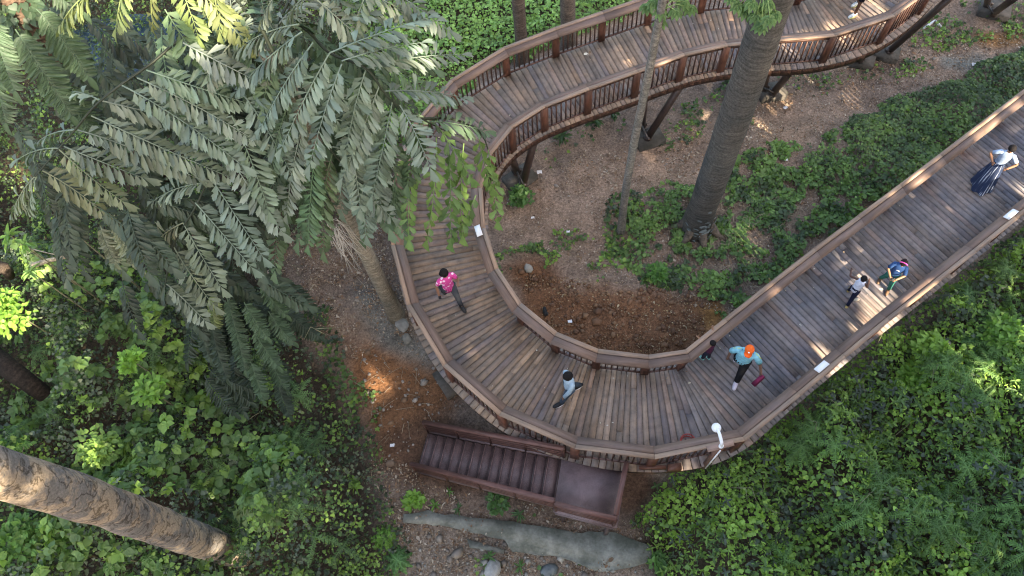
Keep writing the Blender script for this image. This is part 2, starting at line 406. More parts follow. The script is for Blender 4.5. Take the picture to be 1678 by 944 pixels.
for _ in range(1):
    pad = np.pad(CL, ((12, 12), (0, 0)), 'edge')
    CL = np.stack([np.convolve(pad[:, j], k_, 'valid') for j in range(2)], 1)
CL = resample(CL, .05); SL = len(CL)*.05 - .1
TG = norm(np.gradient(CL, axis=0)); NL = np.stack([-TG[:, 1], TG[:, 0]], 1)      # towards the inner side
def st(s):
    i = np.clip(s/.05, 0, len(CL)-1.001); a = int(i); t = i-a
    return CL[a]*(1-t)+CL[a+1]*t, norm(NL[a]*(1-t)+NL[a+1]*t)
ZD = 3.0; HW = 1.235; RW = 1.09
root = thing('elevated_walkway', (*st(SL*.5)[0], 0), 'long curving timber walkway on steel legs with brown wooden railings, people walking on it', 'walkway')
mb = MB(); s = 0.0; side = 0
while s < SL-.3:
    wd_ = random.choice([.13, .14, .14, .15, .16]);
    if 19 < s < 27: wd_ *= 1.12
    (a, na), (b, nb) = st(s+.0075), st(s+wd_-.0075)
    u = random.random(); v = random.random(); f_right = min(1, max(0, (a[0]-1)/3.5)) if a[1] < 11 else .25
    tan = np.array([.33, .235, .16]); grey = np.array([.275, .235, .22]); dark = np.array([.2, .165, .165]); red = np.array([.28, .19, .15])
    c = (tan*(1-f_right)*.78 + grey*(f_right*.8+.2))*(.68+.26*u); 
    if v < .16: c = c*.45 + dark*.55
    elif v < .30: c = c*.5+red*.55
    elif v > .93: c = c*1.18
    c = c*random.uniform(.9, 1.06)
    cuts = [-HW, HW]
    if random.random() < .38: cuts = [-HW, random.choice([-.75, -.35, .1, .5, .8])+random.uniform(-.1, .1), HW]
    for q in range(len(cuts)-1):
        o0, o1 = cuts[q] + (.003 if q else random.uniform(0, .007)), cuts[q+1]-(.003 if q < len(cuts)-2 else random.uniform(0, .007))
        zt = ZD + random.uniform(-.003, .002); oo = random.random()*30
        cc = c*random.uniform(.88, 1.1)
        pts = [(a+na*o0), (a+na*o1), (b+nb*o1), (b+nb*o0)]
        V = [(*p, zt-.035) for p in pts] + [(*p, zt) for p in pts]
        uv = [(o0+oo, oo), (o1+oo, oo), (o1+oo, oo+wd_), (o0+oo, oo+wd_)]*2
        mb.hexa(V, cc, uv)
    s += wd_
mb.build('deck', M['board'], root)

def sweep(mb, nodes, prof, gap=.003, col=(1, 1, 1), var=.1):
    """nodes: (p,n) list; prof: closed profile of (offset towards the inner side, z)"""
    k = len(prof)
    for i in range(len(nodes)-1):
        (a, na), (b, nb) = nodes[i], nodes[i+1]; d = norm(b-a); a2 = a+d*gap; b2 = b-d*gap; L = np.linalg.norm(b-a); oo = random.random()*20
        V = [(*(a2+na*o), z) for o, z in prof] + [(*(b2+nb*o), z) for o, z in prof]
        uv = [(oo, oo+.12*j) for j in range(k)] + [(oo+L, oo+.12*j) for j in range(k)]
        F = [(j, (j+1) % k, k+(j+1) % k, k+j) for j in range(k)] + [tuple(range(k))[::-1], tuple(range(k, 2*k))]
        mb.add(V, F, np.array(col)*random.uniform(1-var, 1+var), uv)
fine = [st(q) for q in np.arange(0, SL, .25)]
for sg, nm in ((1, 'in'), (-1, 'out')):
    mb = MB(); sweep(mb, fine, [(sg*1.15, ZD-.30), (sg*1.205, ZD-.30), (sg*1.205, ZD-.045), (sg*1.15, ZD-.045)][::sg], 0, (.095, .048, .035), .01)
    mb.build('fascia', M['redwood'], root)
for o in (-.85, .85):
    mb = MB(); sweep(mb, fine, [(o-.05, ZD-.33), (o+.05, ZD-.33), (o+.05, ZD-.04), (o-.05, ZD-.04)], 0, (.07, .05, .045), .05)
    mb.build('beam', M['steel'], root)

posts_s = np.arange(.45, SL-.2, 1.42)
bals = []; DECKPOLY = None
for sg in (1, -1):
    nodes = [(st(s)[0] + st(s)[1]*sg*RW, st(s)[1]*sg*-1) for s in posts_s]          # normal now points to the deck
    lip = MB(); sweep(lip, nodes, [(-.085, 4.075), (.02, 4.075), (.02, 4.115), (-.085, 4.115)][::sg], .003, (.29, .205, .145), .12)
    rail = lip.build('railing', M['cap'], root)
    pl = MB(); sweep(pl, nodes, [(.024, 4.06), (.205, 3.985), (.217, 4.02), (.034, 4.102)][::sg], .003, (.175, .122, .095), .12)
    pl.build('handrail', M['cap'], rail)
    b_ = MB(); sweep(b_, nodes, [(-.025, 3.07), (.025, 3.07), (.025, 3.11), (-.025, 3.11)][::sg], .0, (.105, .055, .042)); b_.build('bottom_rail', M['redwood'], rail)
    b_ = MB(); sweep(b_, nodes, [(-.028, 3.93), (.02, 3.93), (.02, 4.0), (-.028, 4.0)][::sg], .0, (.105, .055, .042)); b_.build('top_rail', M['redwood'], rail)
    for i, (p, n) in enumerate(nodes):
        t = np.array([-n[1], n[0]]); mbp = MB(); c = np.array([.115, .05, .034])*random.uniform(.75, 1.3)
        for dz, r in (((2.72, 4.06), (.1, .045)),):
            q = [p-t*r[0]-n*.065, p+t*r[0]-n*.065, p+t*r[0]+n*.03, p-t*r[0]+n*.03]
            oo = random.random()*9
            mbp.hexa([(*a, dz[0]) for a in q]+[(*a, dz[1]) for a in q], c, [(0, oo), (0, oo+.1), (0, oo+.2), (0, oo+.3), (1.3, oo), (1.3, oo+.1), (1.3, oo+.2), (1.3, oo+.3)])
        mbp.build('post', M['redwood'], rail)
        if i < len(nodes)-1:
            p2, n2 = nodes[i+1]; L = np.linalg.norm(p2-p); k = max(3, int(round((L-.17)/.145)))
            for j in range(1, k):
                f = (.085 + (L-.17)*j/k)/L; q = p*(1-f)+p2*f; bals.append((q, norm(n*(1-f)+n2*f), rail))
def bal(mb, q, n):
    t = np.array([-n[1], n[0]]); c = np.array([.09, .045, .033])*random.uniform(.8, 1.3)
    r = .016; m = [q-t*r-n*r, q+t*r-n*r, q+t*r+n*r, q-t*r+n*r]
    mb.hexa([(*a, 3.105) for a in m]+[(*a, 3.935) for a in m], c)
def proj(p):
    v = RC.T @ (np.asarray(p) - np.array([0, 0, ZC])); return W_/2 + FPX*v[0]/-v[2], H_/2 - FPX*v[1]/-v[2], -v[2]
def show(q):
    x, y, d = proj((*q[0], 3.5)); vis = 0 < x < W_ and 0 < y < H_
    facing = -np.dot(q[1], norm(q[0]))      # seen from outside, or through
    return (0 if vis else 100) + d - 1.5*abs(facing)
bals.sort(key=show)
for q, n, rl in bals[:98]:
    m = MB(); bal(m, q, n); m.build('baluster', M['redwood'], rl)
for rl in set(b[2] for b in bals):
    m = MB()
    for q, n, r2 in bals[98:]:
        if r2 == rl: bal(m, q, n)
    if m.n: m.build('baluster', M['redwood'], rl, kind='stuff')

# steel legs on concrete pads
def near_s(p): 
    d = np.linalg.norm(CL-np.asarray(p)[:2], axis=1); return np.argmin(d)*.05
SUP = [((852, 297), [((857, 302), (873, 240)), ((847, 282), (840, 262))], .45),
       ((1062, 232), [((1061, 226), (1108, 152)), ((1052, 206), (1055, 170))], .45),
       ((1263, 155), [((1267, 152), (1300, 112)), ((1252, 144), (1258, 112))], .42),
       ((1410, 103), [((1409, 98), (1413, 60))], .4), ((1450, 92), [((1457, 84), (1562, -8))], .4),
       ((1627, 20), [((1628, 22), (1665, -5)), ((1618, 8), (1620, -20))], .5), ((737, 628), [((742, 622), (752, 600))], .4)]
for (px, py), legs, hs in SUP:
    c = G(px, py); t = norm(TG[int(near_s(c)/.05)]); n = np.array([-t[1], t[0]])
    if px > 1300: t = norm(np.array([1, -.55])); n = np.array([-t[1], t[0]])
    m = MB(); q = [c[:2]-t*hs-n*hs*.7, c[:2]+t*hs-n*hs*.7, c[:2]+t*hs+n*hs*.7, c[:2]-t*hs+n*hs*.7]
    zt = c[2]+.26
    m.hexa([(*a, zt-.5) for a in q]+[(*a, zt) for a in q], (.10, .09, .082)); m.build('footing', M['concrete'], root)
    for (a, b) in legs:
        A = P(*a, zt); 
        if px > 1430: B = P(*b, 2.75)
        else:
            B = P(*b, 2.3); e = near_s(B); cc, nn = st(e); o = np.clip((B[:2]-cc)@nn, -.9, .9); B2 = np.array([*(cc+nn*o), 2.68]); 
            k = (2.68-zt)/max(.3, B[2]-zt); B = A+(B-A)*k; B[2] = 2.68
            o = np.clip((B[:2]-cc)@nn, -1.15, 1.15); tt = np.array([-nn[1], nn[0]]); al = (B[:2]-cc)@tt; B[:2] = cc+nn*o+tt*al
        m = MB(); m.tube([A, B], .11, 14, (.055, .036, .032)); m.tube([A-(0, 0, .02), A+norm(B-A)*.1], .14, 12, (.05, .035, .03))
        dd = norm(np.cross(B-A, (0, 0, 1))) if abs(norm(B-A)[2]) < .99 else np.array([1., 0, 0])
        m.tube([A+(0, 0, .12)-dd*.16, A+(0, 0, .12)+dd*.16], .05, 10, (.05, .035, .03))
        m.build('leg', M['steel'], root, True)
    if len(legs) == 2:
        A = P(*legs[0][0], zt+.9); B = P(*legs[1][0], zt+.9); m = MB(); m.bar(A, B, .05, .05, c=(.05, .04, .035)); m.build('brace', M['steel'], root)

# small information plates on the handrail
def plaque(px, py, ln, lab):
    p = P(px, py, 4.1); s = near_s(p); c, n = st(s); sg = 1 if (p[:2]-c)@n > 0 else -1; t = np.array([-n[1], n[0]])
    q = c+n*sg*RW; nd = -n*sg
    if True:
        i = np.searchsorted(posts_s, s)-1; a, b = st(posts_s[i]), st(posts_s[i+1]); f = (s-posts_s[i])/1.42
        q = (a[0]+a[1]*sg*RW)*(1-f)+(b[0]+b[1]*sg*RW)*f; t = norm(b[0]+b[1]*sg*RW-a[0]-a[1]*sg*RW)
    m = MB(); V = []
    o0, o1 = -.055, .08
    for dz in (.012, .022):
        for (al, o) in ((-ln/2, .03), (ln/2, .03), (ln/2, .175), (-ln/2, .175)):
            z = 4.104-(o-.03)*.415
            V.append((*(q+t*al+nd*o), z+dz))
    m.hexa(V, (.95, .95, .95))
    o = m.build('information_plate', M['white']); tag(o, lab, 'sign', 'white plates on the handrail')
plaque(1353, 605, .33, 'blank white plate on the outer handrail below the man in the orange cap')
plaque(1657, 352, .36, 'blank white plate on the outer handrail at the right edge')
plaque(789, 376, .3, 'white plate on the dark inner handrail near hanging palm leaves')

m = MB()
for px in (1103,):
    c = P(px, 758, 3.0); cc, nn = st(near_s(c)); q = cc-nn*1.17; tt = np.array([-nn[1], nn[0]]); m.bar((*(q-tt*.0), 3.0), (*q, 3.22), .3, .14, up=(nn[0], nn[1], 0), c=(.15, .065, .04))
m.build('block', M['redwood'], root)
m = MB(); c = P(1068, 752, 3.2); cc, nn = st(near_s(c)); q = cc-nn*1.17; tt = np.array([-nn[1], nn[0]]); m.bar((*(q-tt*.3), 3.22), (*(q+tt*.3), 3.22), .08, .1, c=(.13, .055, .035)); m.build('crosspiece', M['redwood'], root)

# ------------------------------------------------------------------ stairs
sr = thing('metal_staircase', (*P(850, 770, 1.5)[:2], float(ground(*P(850, 770, 1.5)[:2]))), 'brown steel staircase with landing beside the curved deck', 'staircase')
LT = np.array([.62, 3.86]); LB = np.array([.30, 2.82]); L2 = np.array([-2.6, 5.42]); L3 = np.array([-2.98, 4.42])
RT = np.array([2.02, 3.40]); RB = np.array([1.60, 2.16])
SC = np.array([.215, .145, .14])
m = MB(); zl = 2.92
fl = [LT+(.02, .02), RT, RB, LB+(-.03, -.14)]
m.hexa([(*a, zl-.05) for a in fl]+[(*a, zl) for a in fl], SC*.95); m.build('landing', M['chequer'], sr)
m = MB()
for a, b in ((fl[0], fl[1]), (fl[1], fl[2]), (fl[2], fl[3])):
    m.bar((*(a*.97+b*.03), zl-.13), (*(b*.97+a*.03), zl-.13), .05, .14, c=SC*.7)
m.build('landing_frame', M['steel'], sr)
for (x, y) in (fl[1]*.9+fl[3]*.1, fl[2]*.9+fl[0]*.1, fl[3]*.85+fl[1]*.15):
    m = MB(); m.bar((x, y, .2), (x, y, zl-.08), .1, .1, c=SC*.45); m.build('leg', M['steel'], sr)
NT = 13; zb = .78
for k in range(NT):
    f0, f1 = k/NT, (k+1)/NT; z = zl-(k+1)*(zl-zb)/(NT)
    a0 = LT*(1-f0)+L2*f0; a1 = LT*(1-f1-.012)+L2*(f1+.012); b0 = LB*(1-f0)+L3*f0; b1 = LB*(1-f1-.012)+L3*(f1+.012)
    iw = norm(b0-a0)*.05; q = [a0+iw, b0-iw, b1-iw, a1+iw]
    m = MB(); m.hexa([(*a, z-.035) for a in q]+[(*a, z) for a in q], SC*random.uniform(.72, .95)*(np.array([1.0, .95, .9])))
    q2 = [a0+iw, b0-iw, b0-iw-norm(a0-a1)*.02, a0+iw-norm(a0-a1)*.02]
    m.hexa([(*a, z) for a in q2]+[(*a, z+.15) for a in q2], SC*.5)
    m.bar((*(a1+iw), z-.005), (*(b1-iw), z-.005), .03, .05, c=SC*.38); m.bar((*(a1+iw*1.1+norm(a0-a1)*.025), z+.002), (*(b1-iw*1.1+norm(a0-a1)*.025), z+.002), .02, .012, c=SC*1.35)  # dark nosing stands in for the shaded gap, pale strip paints its highlight
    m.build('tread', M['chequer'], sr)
Z0, Z1 = zl, zb-.12
for A, B, nm in ((LT, L2, 0), (LB, L3, 1)):
    m = MB(); m.bar((*A, Z0-.1), (*B, Z1+.05), .05, .24, c=SC*.8); m.build('stringer', M['steel'], sr)
def srail(parent, a, b, c=SC):
    a = np.asarray(a, float); b = np.asarray(b, float)
    cr = np.array([.125, .06, .048])
    m = MB(); m.bar(a+(0, 0, .95), b+(0, 0, .95), .11, .035, c=cr*1.1); m.build('handrail', M['redwood'], parent)
    for hz in (.74, .56, .38, .2):
        m = MB(); m.bar(a+(0, 0, hz), b+(0, 0, hz), .035, .13, c=cr*.95); m.build('side_rail', M['redwood'], parent)
    L = np.linalg.norm(b-a); k = max(1, int(round(L/1.2)))
    for i in range(k+1):
        p = a+(b-a)*(i/k); m = MB(); m.bar(p+(0, 0, -.12), p+(0, 0, .95), .06, .06, c=cr*.7); m.build('post', M['redwood'], parent)
ex = norm(L2-LT)*.22
srail(sr, (*(LT+norm(RT-LT)*.05), Z0), (*(L2+ex*.3), Z1+.08)); srail(sr, (*(LB+(.0, -.05)), Z0), (*(L3+ex*.3), Z1+.08))
srail(sr, (*(fl[3]*.97+fl[1]*.03), Z0), (*(RB+(-.06, .07)), Z0)); srail(sr, (*(RB+(-.05, .16)), Z0+.006), (*(RT+(-.05, -.03)), Z0+.006))

# ------------------------------------------------------------------ security camera on its tall post
bp = P(1152, 752, 2.9); q, n = st(near_s(bp)); o = q-n*(RW+.10)
cp = thing('security_camera', (*o, 2.7), 'white dome camera on a tall timber post by the outer rail', 'camera')
top = P(1192, 706, 4.55)
m = MB(); m.bar((*o, 2.7), (o[0], o[1], 4.72), .11, .1, up=(n[0], n[1], 0), c=(.17, .09, .065)); m.build('post', M['redwood'], cp)
m = MB(); t3 = np.array([-n[1], n[0]]); m.bar((*(o-t3*.28+n*.02), 4.74), (*(o+t3*.28+n*.02), 4.74), .13, .035, c=(.33, .22, .17)); m.build('crossboard', M['cap'], cp)
m = MB(); m.tube([(*(o-n*.065+t3*.02), 2.9), (*(o-n*.065+t3*.02), 4.7)], .016, 8); m.build('conduit', M['white'], cp, True)
m = MB(); m.tube([(*o, 4.76), (*o, 4.83)], .05, 12); m.tube([(*o, 4.82), (*(o+n*.05), 4.95), (*(o+n*.22), 5.0), (*(o+n*.34), 4.97)], .035, 10); m.build('mount_arm', M['white'], cp, True)
m = MB(); m.ball((*(o+n*.36), 4.93), (.1, .1, .08), 20, 12); m.build('dome', M['white'], cp, True)
# ring basket on the deck, just inside the rail
rc = P(1127, 724, 3.06); m = MB()
m.tube([(rc[0]+.17*math.cos(a), rc[1]+.17*math.sin(a), 3.1) for a in np.linspace(0, 6.2832, 25)], .014, 6, (.35, .05, .04), cap=False)
m.tube([(rc[0]+.14*math.cos(a), rc[1]+.14*math.sin(a), 3.02) for a in np.linspace(0, 6.2832, 25)], .012, 6, (.35, .05, .04), cap=False)
for a in np.linspace(0, 6.2832, 13)[:-1]:
    m.tube([(rc[0]+.17*math.cos(a), rc[1]+.17*math.sin(a), 3.1), (rc[0]+.14*math.cos(a), rc[1]+.14*math.sin(a), 3.02)], .006, 5, (.33, .06, .05))
tag(m.build('wire_basket', M['plain'], None, True), 'small red ring-shaped wire basket on the deck by the outer rail', 'basket')

# ------------------------------------------------------------------ kerb, slab, rocks, litter objects
def slab(name, poly, top, thick, col, lab, cat, round_=0):
    m = MB(); Q0 = [G(a, b, top)[:2] for a, b in poly]; Q = []
    for i_ in range(len(Q0)):
        a_, b_ = Q0[i_], Q0[(i_+1) % len(Q0)]; kk = max(1, int(np.linalg.norm(b_-a_)/.18))
        for j_ in range(kk): Q.append(a_+(b_-a_)*j_/kk+rng.normal(0, .012, 2))
    zt = float(np.mean([ground(*q) for q in Q]))+top; globals()['KZ'] = zt if name == 'retaining_kerb' else globals().get('KZ', 0)
    k = len(Q); V = [(*q, zt-thick) for q in Q]+[(*q, zt + random.uniform(-.01, .01)) for q in Q]
    m.add(V, [tuple(range(k))[::-1], tuple(range(k, 2*k))]+[(i, (i+1) % k, k+(i+1) % k, k+i) for i in range(k)], col)
    o = m.build(name, M['concrete']); return tag(o, lab, cat)
slab('retaining_kerb', [(660, 843), (700, 837), (770, 847), (839, 855), (939, 872), (1009, 873), (1069, 897), (1074, 915), (1052, 924), (1014, 932), (984, 937), (940, 920), (914, 912), (839, 903), (828, 884), (760, 868), (720, 860), (660, 855)][::-1], .18, .5,
     (.225, .228, .205), 'long grey-green concrete kerb below the staircase', 'kerb')
slab('broken_slab', [(766, 884), (826, 900), (824, 908), (768, 896)], .12, .4, (.2, .2, .18), 'broken flat concrete slab lying against the kerb', 'slab')
def rock(px, py, r, lab, col=(.3, .3, .28)):
    p = G(px, py); m = MB(); a = random.uniform(0, 3); rot = np.array([[math.cos(a), -math.sin(a), 0], [math.sin(a), math.cos(a), 0], [0, 0, 1]])
    m.ball(p+(0, 0, r*.25), (r, r*.75, r*.6), 9, 6, col, rot, .14); tag(m.build('rock', M['stone']), lab, 'rock', 'rocks on the ground')
rock(659, 533, .24, 'pale angular rock at the foot of the palm trunk beside the railing')
rock(667, 556, .17, 'smaller grey rock just below the pale angular one', (.24, .23, .2))
rock(866, 441, .16, 'light stone on the edge of the bare earth inside the bend', (.34, .32, .28))
rock(808, 935, .28, 'large pale rock under the kerb at the bottom edge', (.36, .35, .32))
rock(900, 936, .22, 'blue-grey rock under the kerb at the bottom edge', (.17, .19, .19))
rock(640, 760, .13, 'small brown stone left of the stair foot', (.2, .14, .1))
m = MB(); c = G(893, 512); m.ball(c+(0, 0, .08), (.06, .16, .05), 8, 6, (.015, .015, .015), None, .1); m.ball(c+(.04, -.09, .1), (.05, .06, .05), 8, 5, (.02, .02, .02))
tag(m.build('sandal', M['plain'], None, True), 'small black shoe dropped on the bare earth by the inner railing', 'shoe')
def paper(px, py, r, i):
    labs = ['white paper scrap by the concrete pad under the upper deck', 'white scrap at the left of the earth path', 'white paper scrap on the path below the slim trunk', 'white litter on the bare earth near the inner rail',
            'crumpled white paper in leaves right of the thick trunk', 'small white scrap on the leafy bank in the middle', 'white scrap left of the stair foot', 'tiny white scrap near the palm trunk rocks', 'white litter on the grey patch at the upper right',
            'white wrapper on the path below the thick trunk top', 'white scrap beside the kerb end', 'small white scrap by the right-hand creepers']
    p = G(px, py, .03); m = MB(); k = 4; V = []
    for a in range(k+1):
        for b in range(k+1): V.append((p[0]+(a/k-.5)*r, p[1]+(b/k-.5)*r*.7, p[2]+random.uniform(0, r*.4)))
    F = [(a*(k+1)+b, (a+1)*(k+1)+b, (a+1)*(k+1)+b+1, a*(k+1)+b+1) for a in range(k) for b in range(k)]
    m.add(V, F, (.9, .9, .92)); o = m.build('paper_scrap', M['white']); tag(o, labs[i], 'litter', 'scraps of litter on the ground')
for i, (a, b, r) in enumerate([(884, 283, .16), (873, 357, .1), (931, 380, .1), (934, 527, .12), (1286, 262, .16), (1110, 450, .12), (643, 730, .12), (625, 446, .1), (1596, 106, .16), (1287, 177, .14), (712, 858, .13), (1610, 917, .12)]): paper(a, b, r, i)
m = MB(); q = [G(*a, .05) for a in ((1513, 47), (1522, 41), (1532, 33), (1538, 40), (1545, 46))]
m.tube(q, [.03, .05, .03, .05, .02], 6, (.75, .76, .76)); tag(m.build('rag', M['cloth'], None, True), 'twisted white rag lying on the ground at the upper right', 'rag')

# ------------------------------------------------------------------ sun patches: leaf-free corridors cut through the tree crowns to place sunlight
PATCH = [(1400, 455, 3, .6), (1440, 505, 3, .6), (1370, 395, 3, .45), (1330, 560, 3, .22), (1300, 600, 3, .16), (1460, 400, 3, .25), (1560, 255, 3, .6), (1605, 250, 3.5, .5), (1520, 300, 3, .45), (1640, 205, 3, .4), (1480, 340, 3, .3),
         (1600, 215, 4, .5), (1660, 160, 4, .5), (1510, 280, 4, .4), (1400, 55, 3.5, .45), (1330, 75, 3.5, .4), (1470, 20, 3.5, .6), (1270, 80, 3.5, .4), (1430, 10, 3, .5), (1015, 95, 3, .35), (1100, 20, 3, .3), (1200, 20, 3, .3),
         (1290, 30, 8, .3), (1245, 170, 5, .3), (160, 735, 3.2, .5), (130, 780, 3.4, .3), (25, 470, 5, .5), (330, 893, 3, .35), (250, 880, 5.2, .38), (150, 850, 7.5, .35), (385, 905, 1.5, .4), (60, 830, 9.2, .25), (15, 420, 5, .8), (20, 500, 4, .8), (200, 380, 5, .4), (60, 370, 6, .4),
         (235, 12, 12, .4), (330, 10, 12, .7), (430, 10, 12, .6), (1075, 262, .3, .35), (1080, 280, .3, .3), (1185, 500, .6, .5), (620, 625, .7, .4), (1250, 450, 1, .45), (1500, 185, .5, .6), (1540, 220, .5, .5), (1440, 260, .4, .5),
         (1530, 560, 1.8, .5), (1520, 620, 1.8, .3), (1640, 540, 1.8, .5), (700, 190, 8, .5), (600, 60, 9, .5), (1660, 440, 1.8, .5), (690, 690, 1, .3)]
PC = np.array([P(a, b, z) for a, b, z, r in PATCH]); PR = np.array([p[3] for p in PATCH])
def in_gap(pos, grow=1.18):
    keep = np.zeros(len(pos), bool)
    for c, r in zip(PC, PR):
        d = pos-c; al = d @ SUN; e = np.linalg.norm(d - al[:, None]*SUN, axis=1)
        keep |= (e < r*grow*(.75+.5*rng.random(len(pos)))) & (al > 0)
    return keep

# ------------------------------------------------------------------ trees
def leafcloud(ctr, rad, n, size, pal, gap=True, clump=.5, tpl=OVATE):
    ncl = max(8, n//60); cc = norm(rng.normal(size=(ncl, 3)))*(rng.random((ncl, 1))**.45)*np.asarray(rad)+ctr
    pos = cc[rng.integers(0, ncl, n)] + rng.normal(size=(n, 3))*clump
    if gap: pos = pos[~in_gap(pos)]
    k = len(pos); X = norm(rng.normal(size=(k, 3))); Z = norm(rng.normal(size=(k, 3))*.8+(0, 0, .7))
    L = Leaves(); t = np.array(pal)[rng.integers(0, len(pal), k)]*rng.uniform(.7, 1.25, (k, 1))
    L.add(tpl, pos, X, Z, size*rng.uniform(.7, 1.3, k), size*.9*rng.uniform(.7, 1.3, k), t); return L, cc
GREEN = [(.05, .10, .03), (.07, .13, .035), (.04, .08, .03), (.09, .15, .04)]
def tree(base, top, r0, r1, label, cat='tree', name='tree', group=None, wob=.06, lean=(0, 0), crown=None, flare=1.5, col=(.2, .18, .155), zfl=1.0, parts=None, n=20, wig=.08, sunk=.5, bark='bark', bulge=0):
    base = np.array(base, float); top = np.array(top, float); tr = thing(name, base, label, cat, group)
    m = MB(); k = 46; t = np.linspace(0, 1, k); H = top[2]-base[2]
    pts = base[None]+(top-base)[None]*t[:, None]; pts[:, 0] += wig*np.sin(t*5+base[0]); pts[:, 1] += wig*np.cos(t*4+base[1])-wig*math.cos(base[1])
    pts[0] -= (0, 0, sunk); rr = r0+(r1-r0)*t; rr = rr*(1+(flare-1)*np.exp(-t*H/(zfl*.4)))
    seg = rng.uniform(-1, 1, k)*.018+1+bulge*np.sin(t*H*7+np.sin(t*H*2.3)*2)
    m.tube(pts, rr*seg, n, col, True, wob, int(abs(base[0]*10)) % 50); m.build('trunk', M[bark], tr, True)
    if crown:
        ctr, rad, nl, sz = crown; L, cc = leafcloud(np.array(ctr, float), rad, nl, sz, GREEN, clump=.45)
        m = MB(); L.into(m); m.build('crown', M['leaf'], tr)
        m = MB()
        for q in cc[:7]: 
            mid = (top+q)/2+(0, 0, .4); m.tube([top-(0, 0, .5), mid, q], [r1*.6, r1*.3, .03], 7, col)
        m.build('branches', M['bark'], tr, True)
    return tr
def vtop(base, px, py, z):        # trunk top seen at px,py at height z
    return P(px, py, z)
b = G(1142, 374); t17 = b + (P(1261, 20, 9.0)-b)*(16.5-b[2])/(9.0-b[2])
big = tree(b, t17, .4, .33, 'thickest grey ringed trunk rising over the upper walkway, bluish lichen at its foot', 'tree', 'broadleaf_tree', crown=(t17+(0, 0, 1.5), (3.6, 3.6, 1.8), 2500, .3), flare=1.2, n=28, col=(.125, .12, .112), wob=.04)
m = MB()                                                      # roots and lichen at its foot
for a in np.linspace(0, 6.28, 8)[:-1]:
    d = np.array([math.cos(a+.3), math.sin(a+.3), 0]); m.tube([b+d*.3+(0, 0, .45), b+d*.62+(0, 0, .1), b+d*random.uniform(.9, 1.3)-(0, 0, .12)], [.16, .1, .04], 8, (.15, .125, .1))
m.build('roots', M['bark'], big, True)
m = MB()
V = []
for i in range(46):
    a = random.gauss(4.9, .55); z = abs(random.gauss(.55, .38))+.12; r = .4*(1+.2*math.exp(-z/.4))+.03; r *= 1.03
    p = b+(r*math.cos(a), r*math.sin(a), z); u = np.array([-math.sin(a), math.cos(a), 0])*random.uniform(.04, .09); w2 = np.array([0, 0, 1.])*random.uniform(.03, .07)
    m.add([p-u-w2*.5, p+u*.6-w2, p+u, p+u*.3+w2, p-u*.8+w2*.7], [(0, 1, 2, 3, 4)], np.array((.26, .31, .33))*random.uniform(.5, 1.1))
m.build('lichen', M['plain'], big, kind='stuff')
b = G(1018, 381); tt = b + (P(1078, 20, 9.3)-b)*1.1
slim = tree(b, tt, .115, .078, 'slim pale grey pole-like trunk with palmate leaves, left of the thick trunk', 'tree', 'young_tree', flare=1.2, col=(.25, .24, .22), n=12, wig=.05, sunk=.3)
def palmate(mb, c, R, n, droop, tint, yaw=0, tpl=NARROW, tilt=None):
    a = np.linspace(0, 2*math.pi, n+1)[:-1]+yaw; X = np.stack([np.cos(a), np.sin(a), -np.full(n, droop)], 1)
    Z = np.stack([np.cos(a)*droop, np.sin(a)*droop, np.ones(n)], 1); L = Leaves()
    L.add(tpl, np.tile(c, (n, 1)), X, Z, R*rng.uniform(.9, 1.1, n), R*.52, np.array(tint)[None]*rng.uniform(.85, 1.15, (n, 1))); L.into(mb)
m = MB(); ms = MB()
tops = [(1083, 18), (1072, 3), (1082, 35), (1132, 12), (1120, 2), (1108, 18), (1060, 10), (1100, -12)]
for px, py in tops:
    z = 9.1+random.uniform(-.2, .35); c = P(px, py, z); palmate(m, c, .2, 9, .5, (.12, .21, .07), random.random()); ms.tube([P(1078, 20, 9.1), (P(1078, 20, 9.1)+c)/2+(0, 0, .15), c], .01, 5, (.2, .3, .1))
m.build('crown', M['leaf'], slim); ms.build('leaf_stalks', M['stalk'], slim)
c2 = P(1250, -15, 10.5); yl = thing('young_cecropia', G(1230, 300), 'thin sapling stem top with palmate leaves overlapping the thick trunk at the top edge', 'sapling')
m = MB(); ms = MB()
for px, py in [(1210, 8), (1232, 4), (1250, 12), (1262, 30), (1247, 42), (1272, 22), (1222, 18), (1240, 25), (1260, 5), (1200, -5)]:
    c = P(px, py, 10.2+random.uniform(-.2, .3)); palmate(m, c, .19, 9, .5, (.12, .21, .07), random.random()); ms.tube([c2, (c+c2)/2+(0, 0, .1), c], .009, 5, (.2, .3, .1))
m.build('crown', M['leaf'], yl); ms.build('leaf_stalks', M['stalk'], yl)
m = MB(); gb = np.array(WORLD[yl.name]); m.tube([c2+(1.6, 1.0, 1.5), c2+(.6, .4, .5), c2], [.05, .035, .02], 8, (.25, .24, .2))
bt = c2+(1.6, 1.0, 1.5); m.tube([bt, (bt[0]+.5, bt[1]+.6, 5), (bt[0]+.6, bt[1]+1.0, float(ground(bt[0]+.6, bt[1]+1))-.2)], [.05, .08, .1], 8, (.25, .24, .2)) if False else None
m.build('stem', M['bark'], yl, True)
b = G(853, 108); tree(b, b+(.0, .2, 14), .21, .15, 'dark straight trunk behind the upper railing, left one of the pair', 'tree', 'background_tree', 'tall trunks behind the upper railing', flare=1.2, col=(.14, .115, .1), crown=(b+(0, 0, 16), (1.8, 1.8, 1.2), 450, .25))
b = G(931, 82); tree(b, b+(.1, .4, 14), .25, .19, 'paler straight trunk behind the upper railing, right one of the pair', 'tree', 'background_tree', 'tall trunks behind the upper railing', flare=1.2, col=(.19, .16, .14), crown=(b+(0, 0, 16), (1.8, 1.8, 1.2), 450, .25))
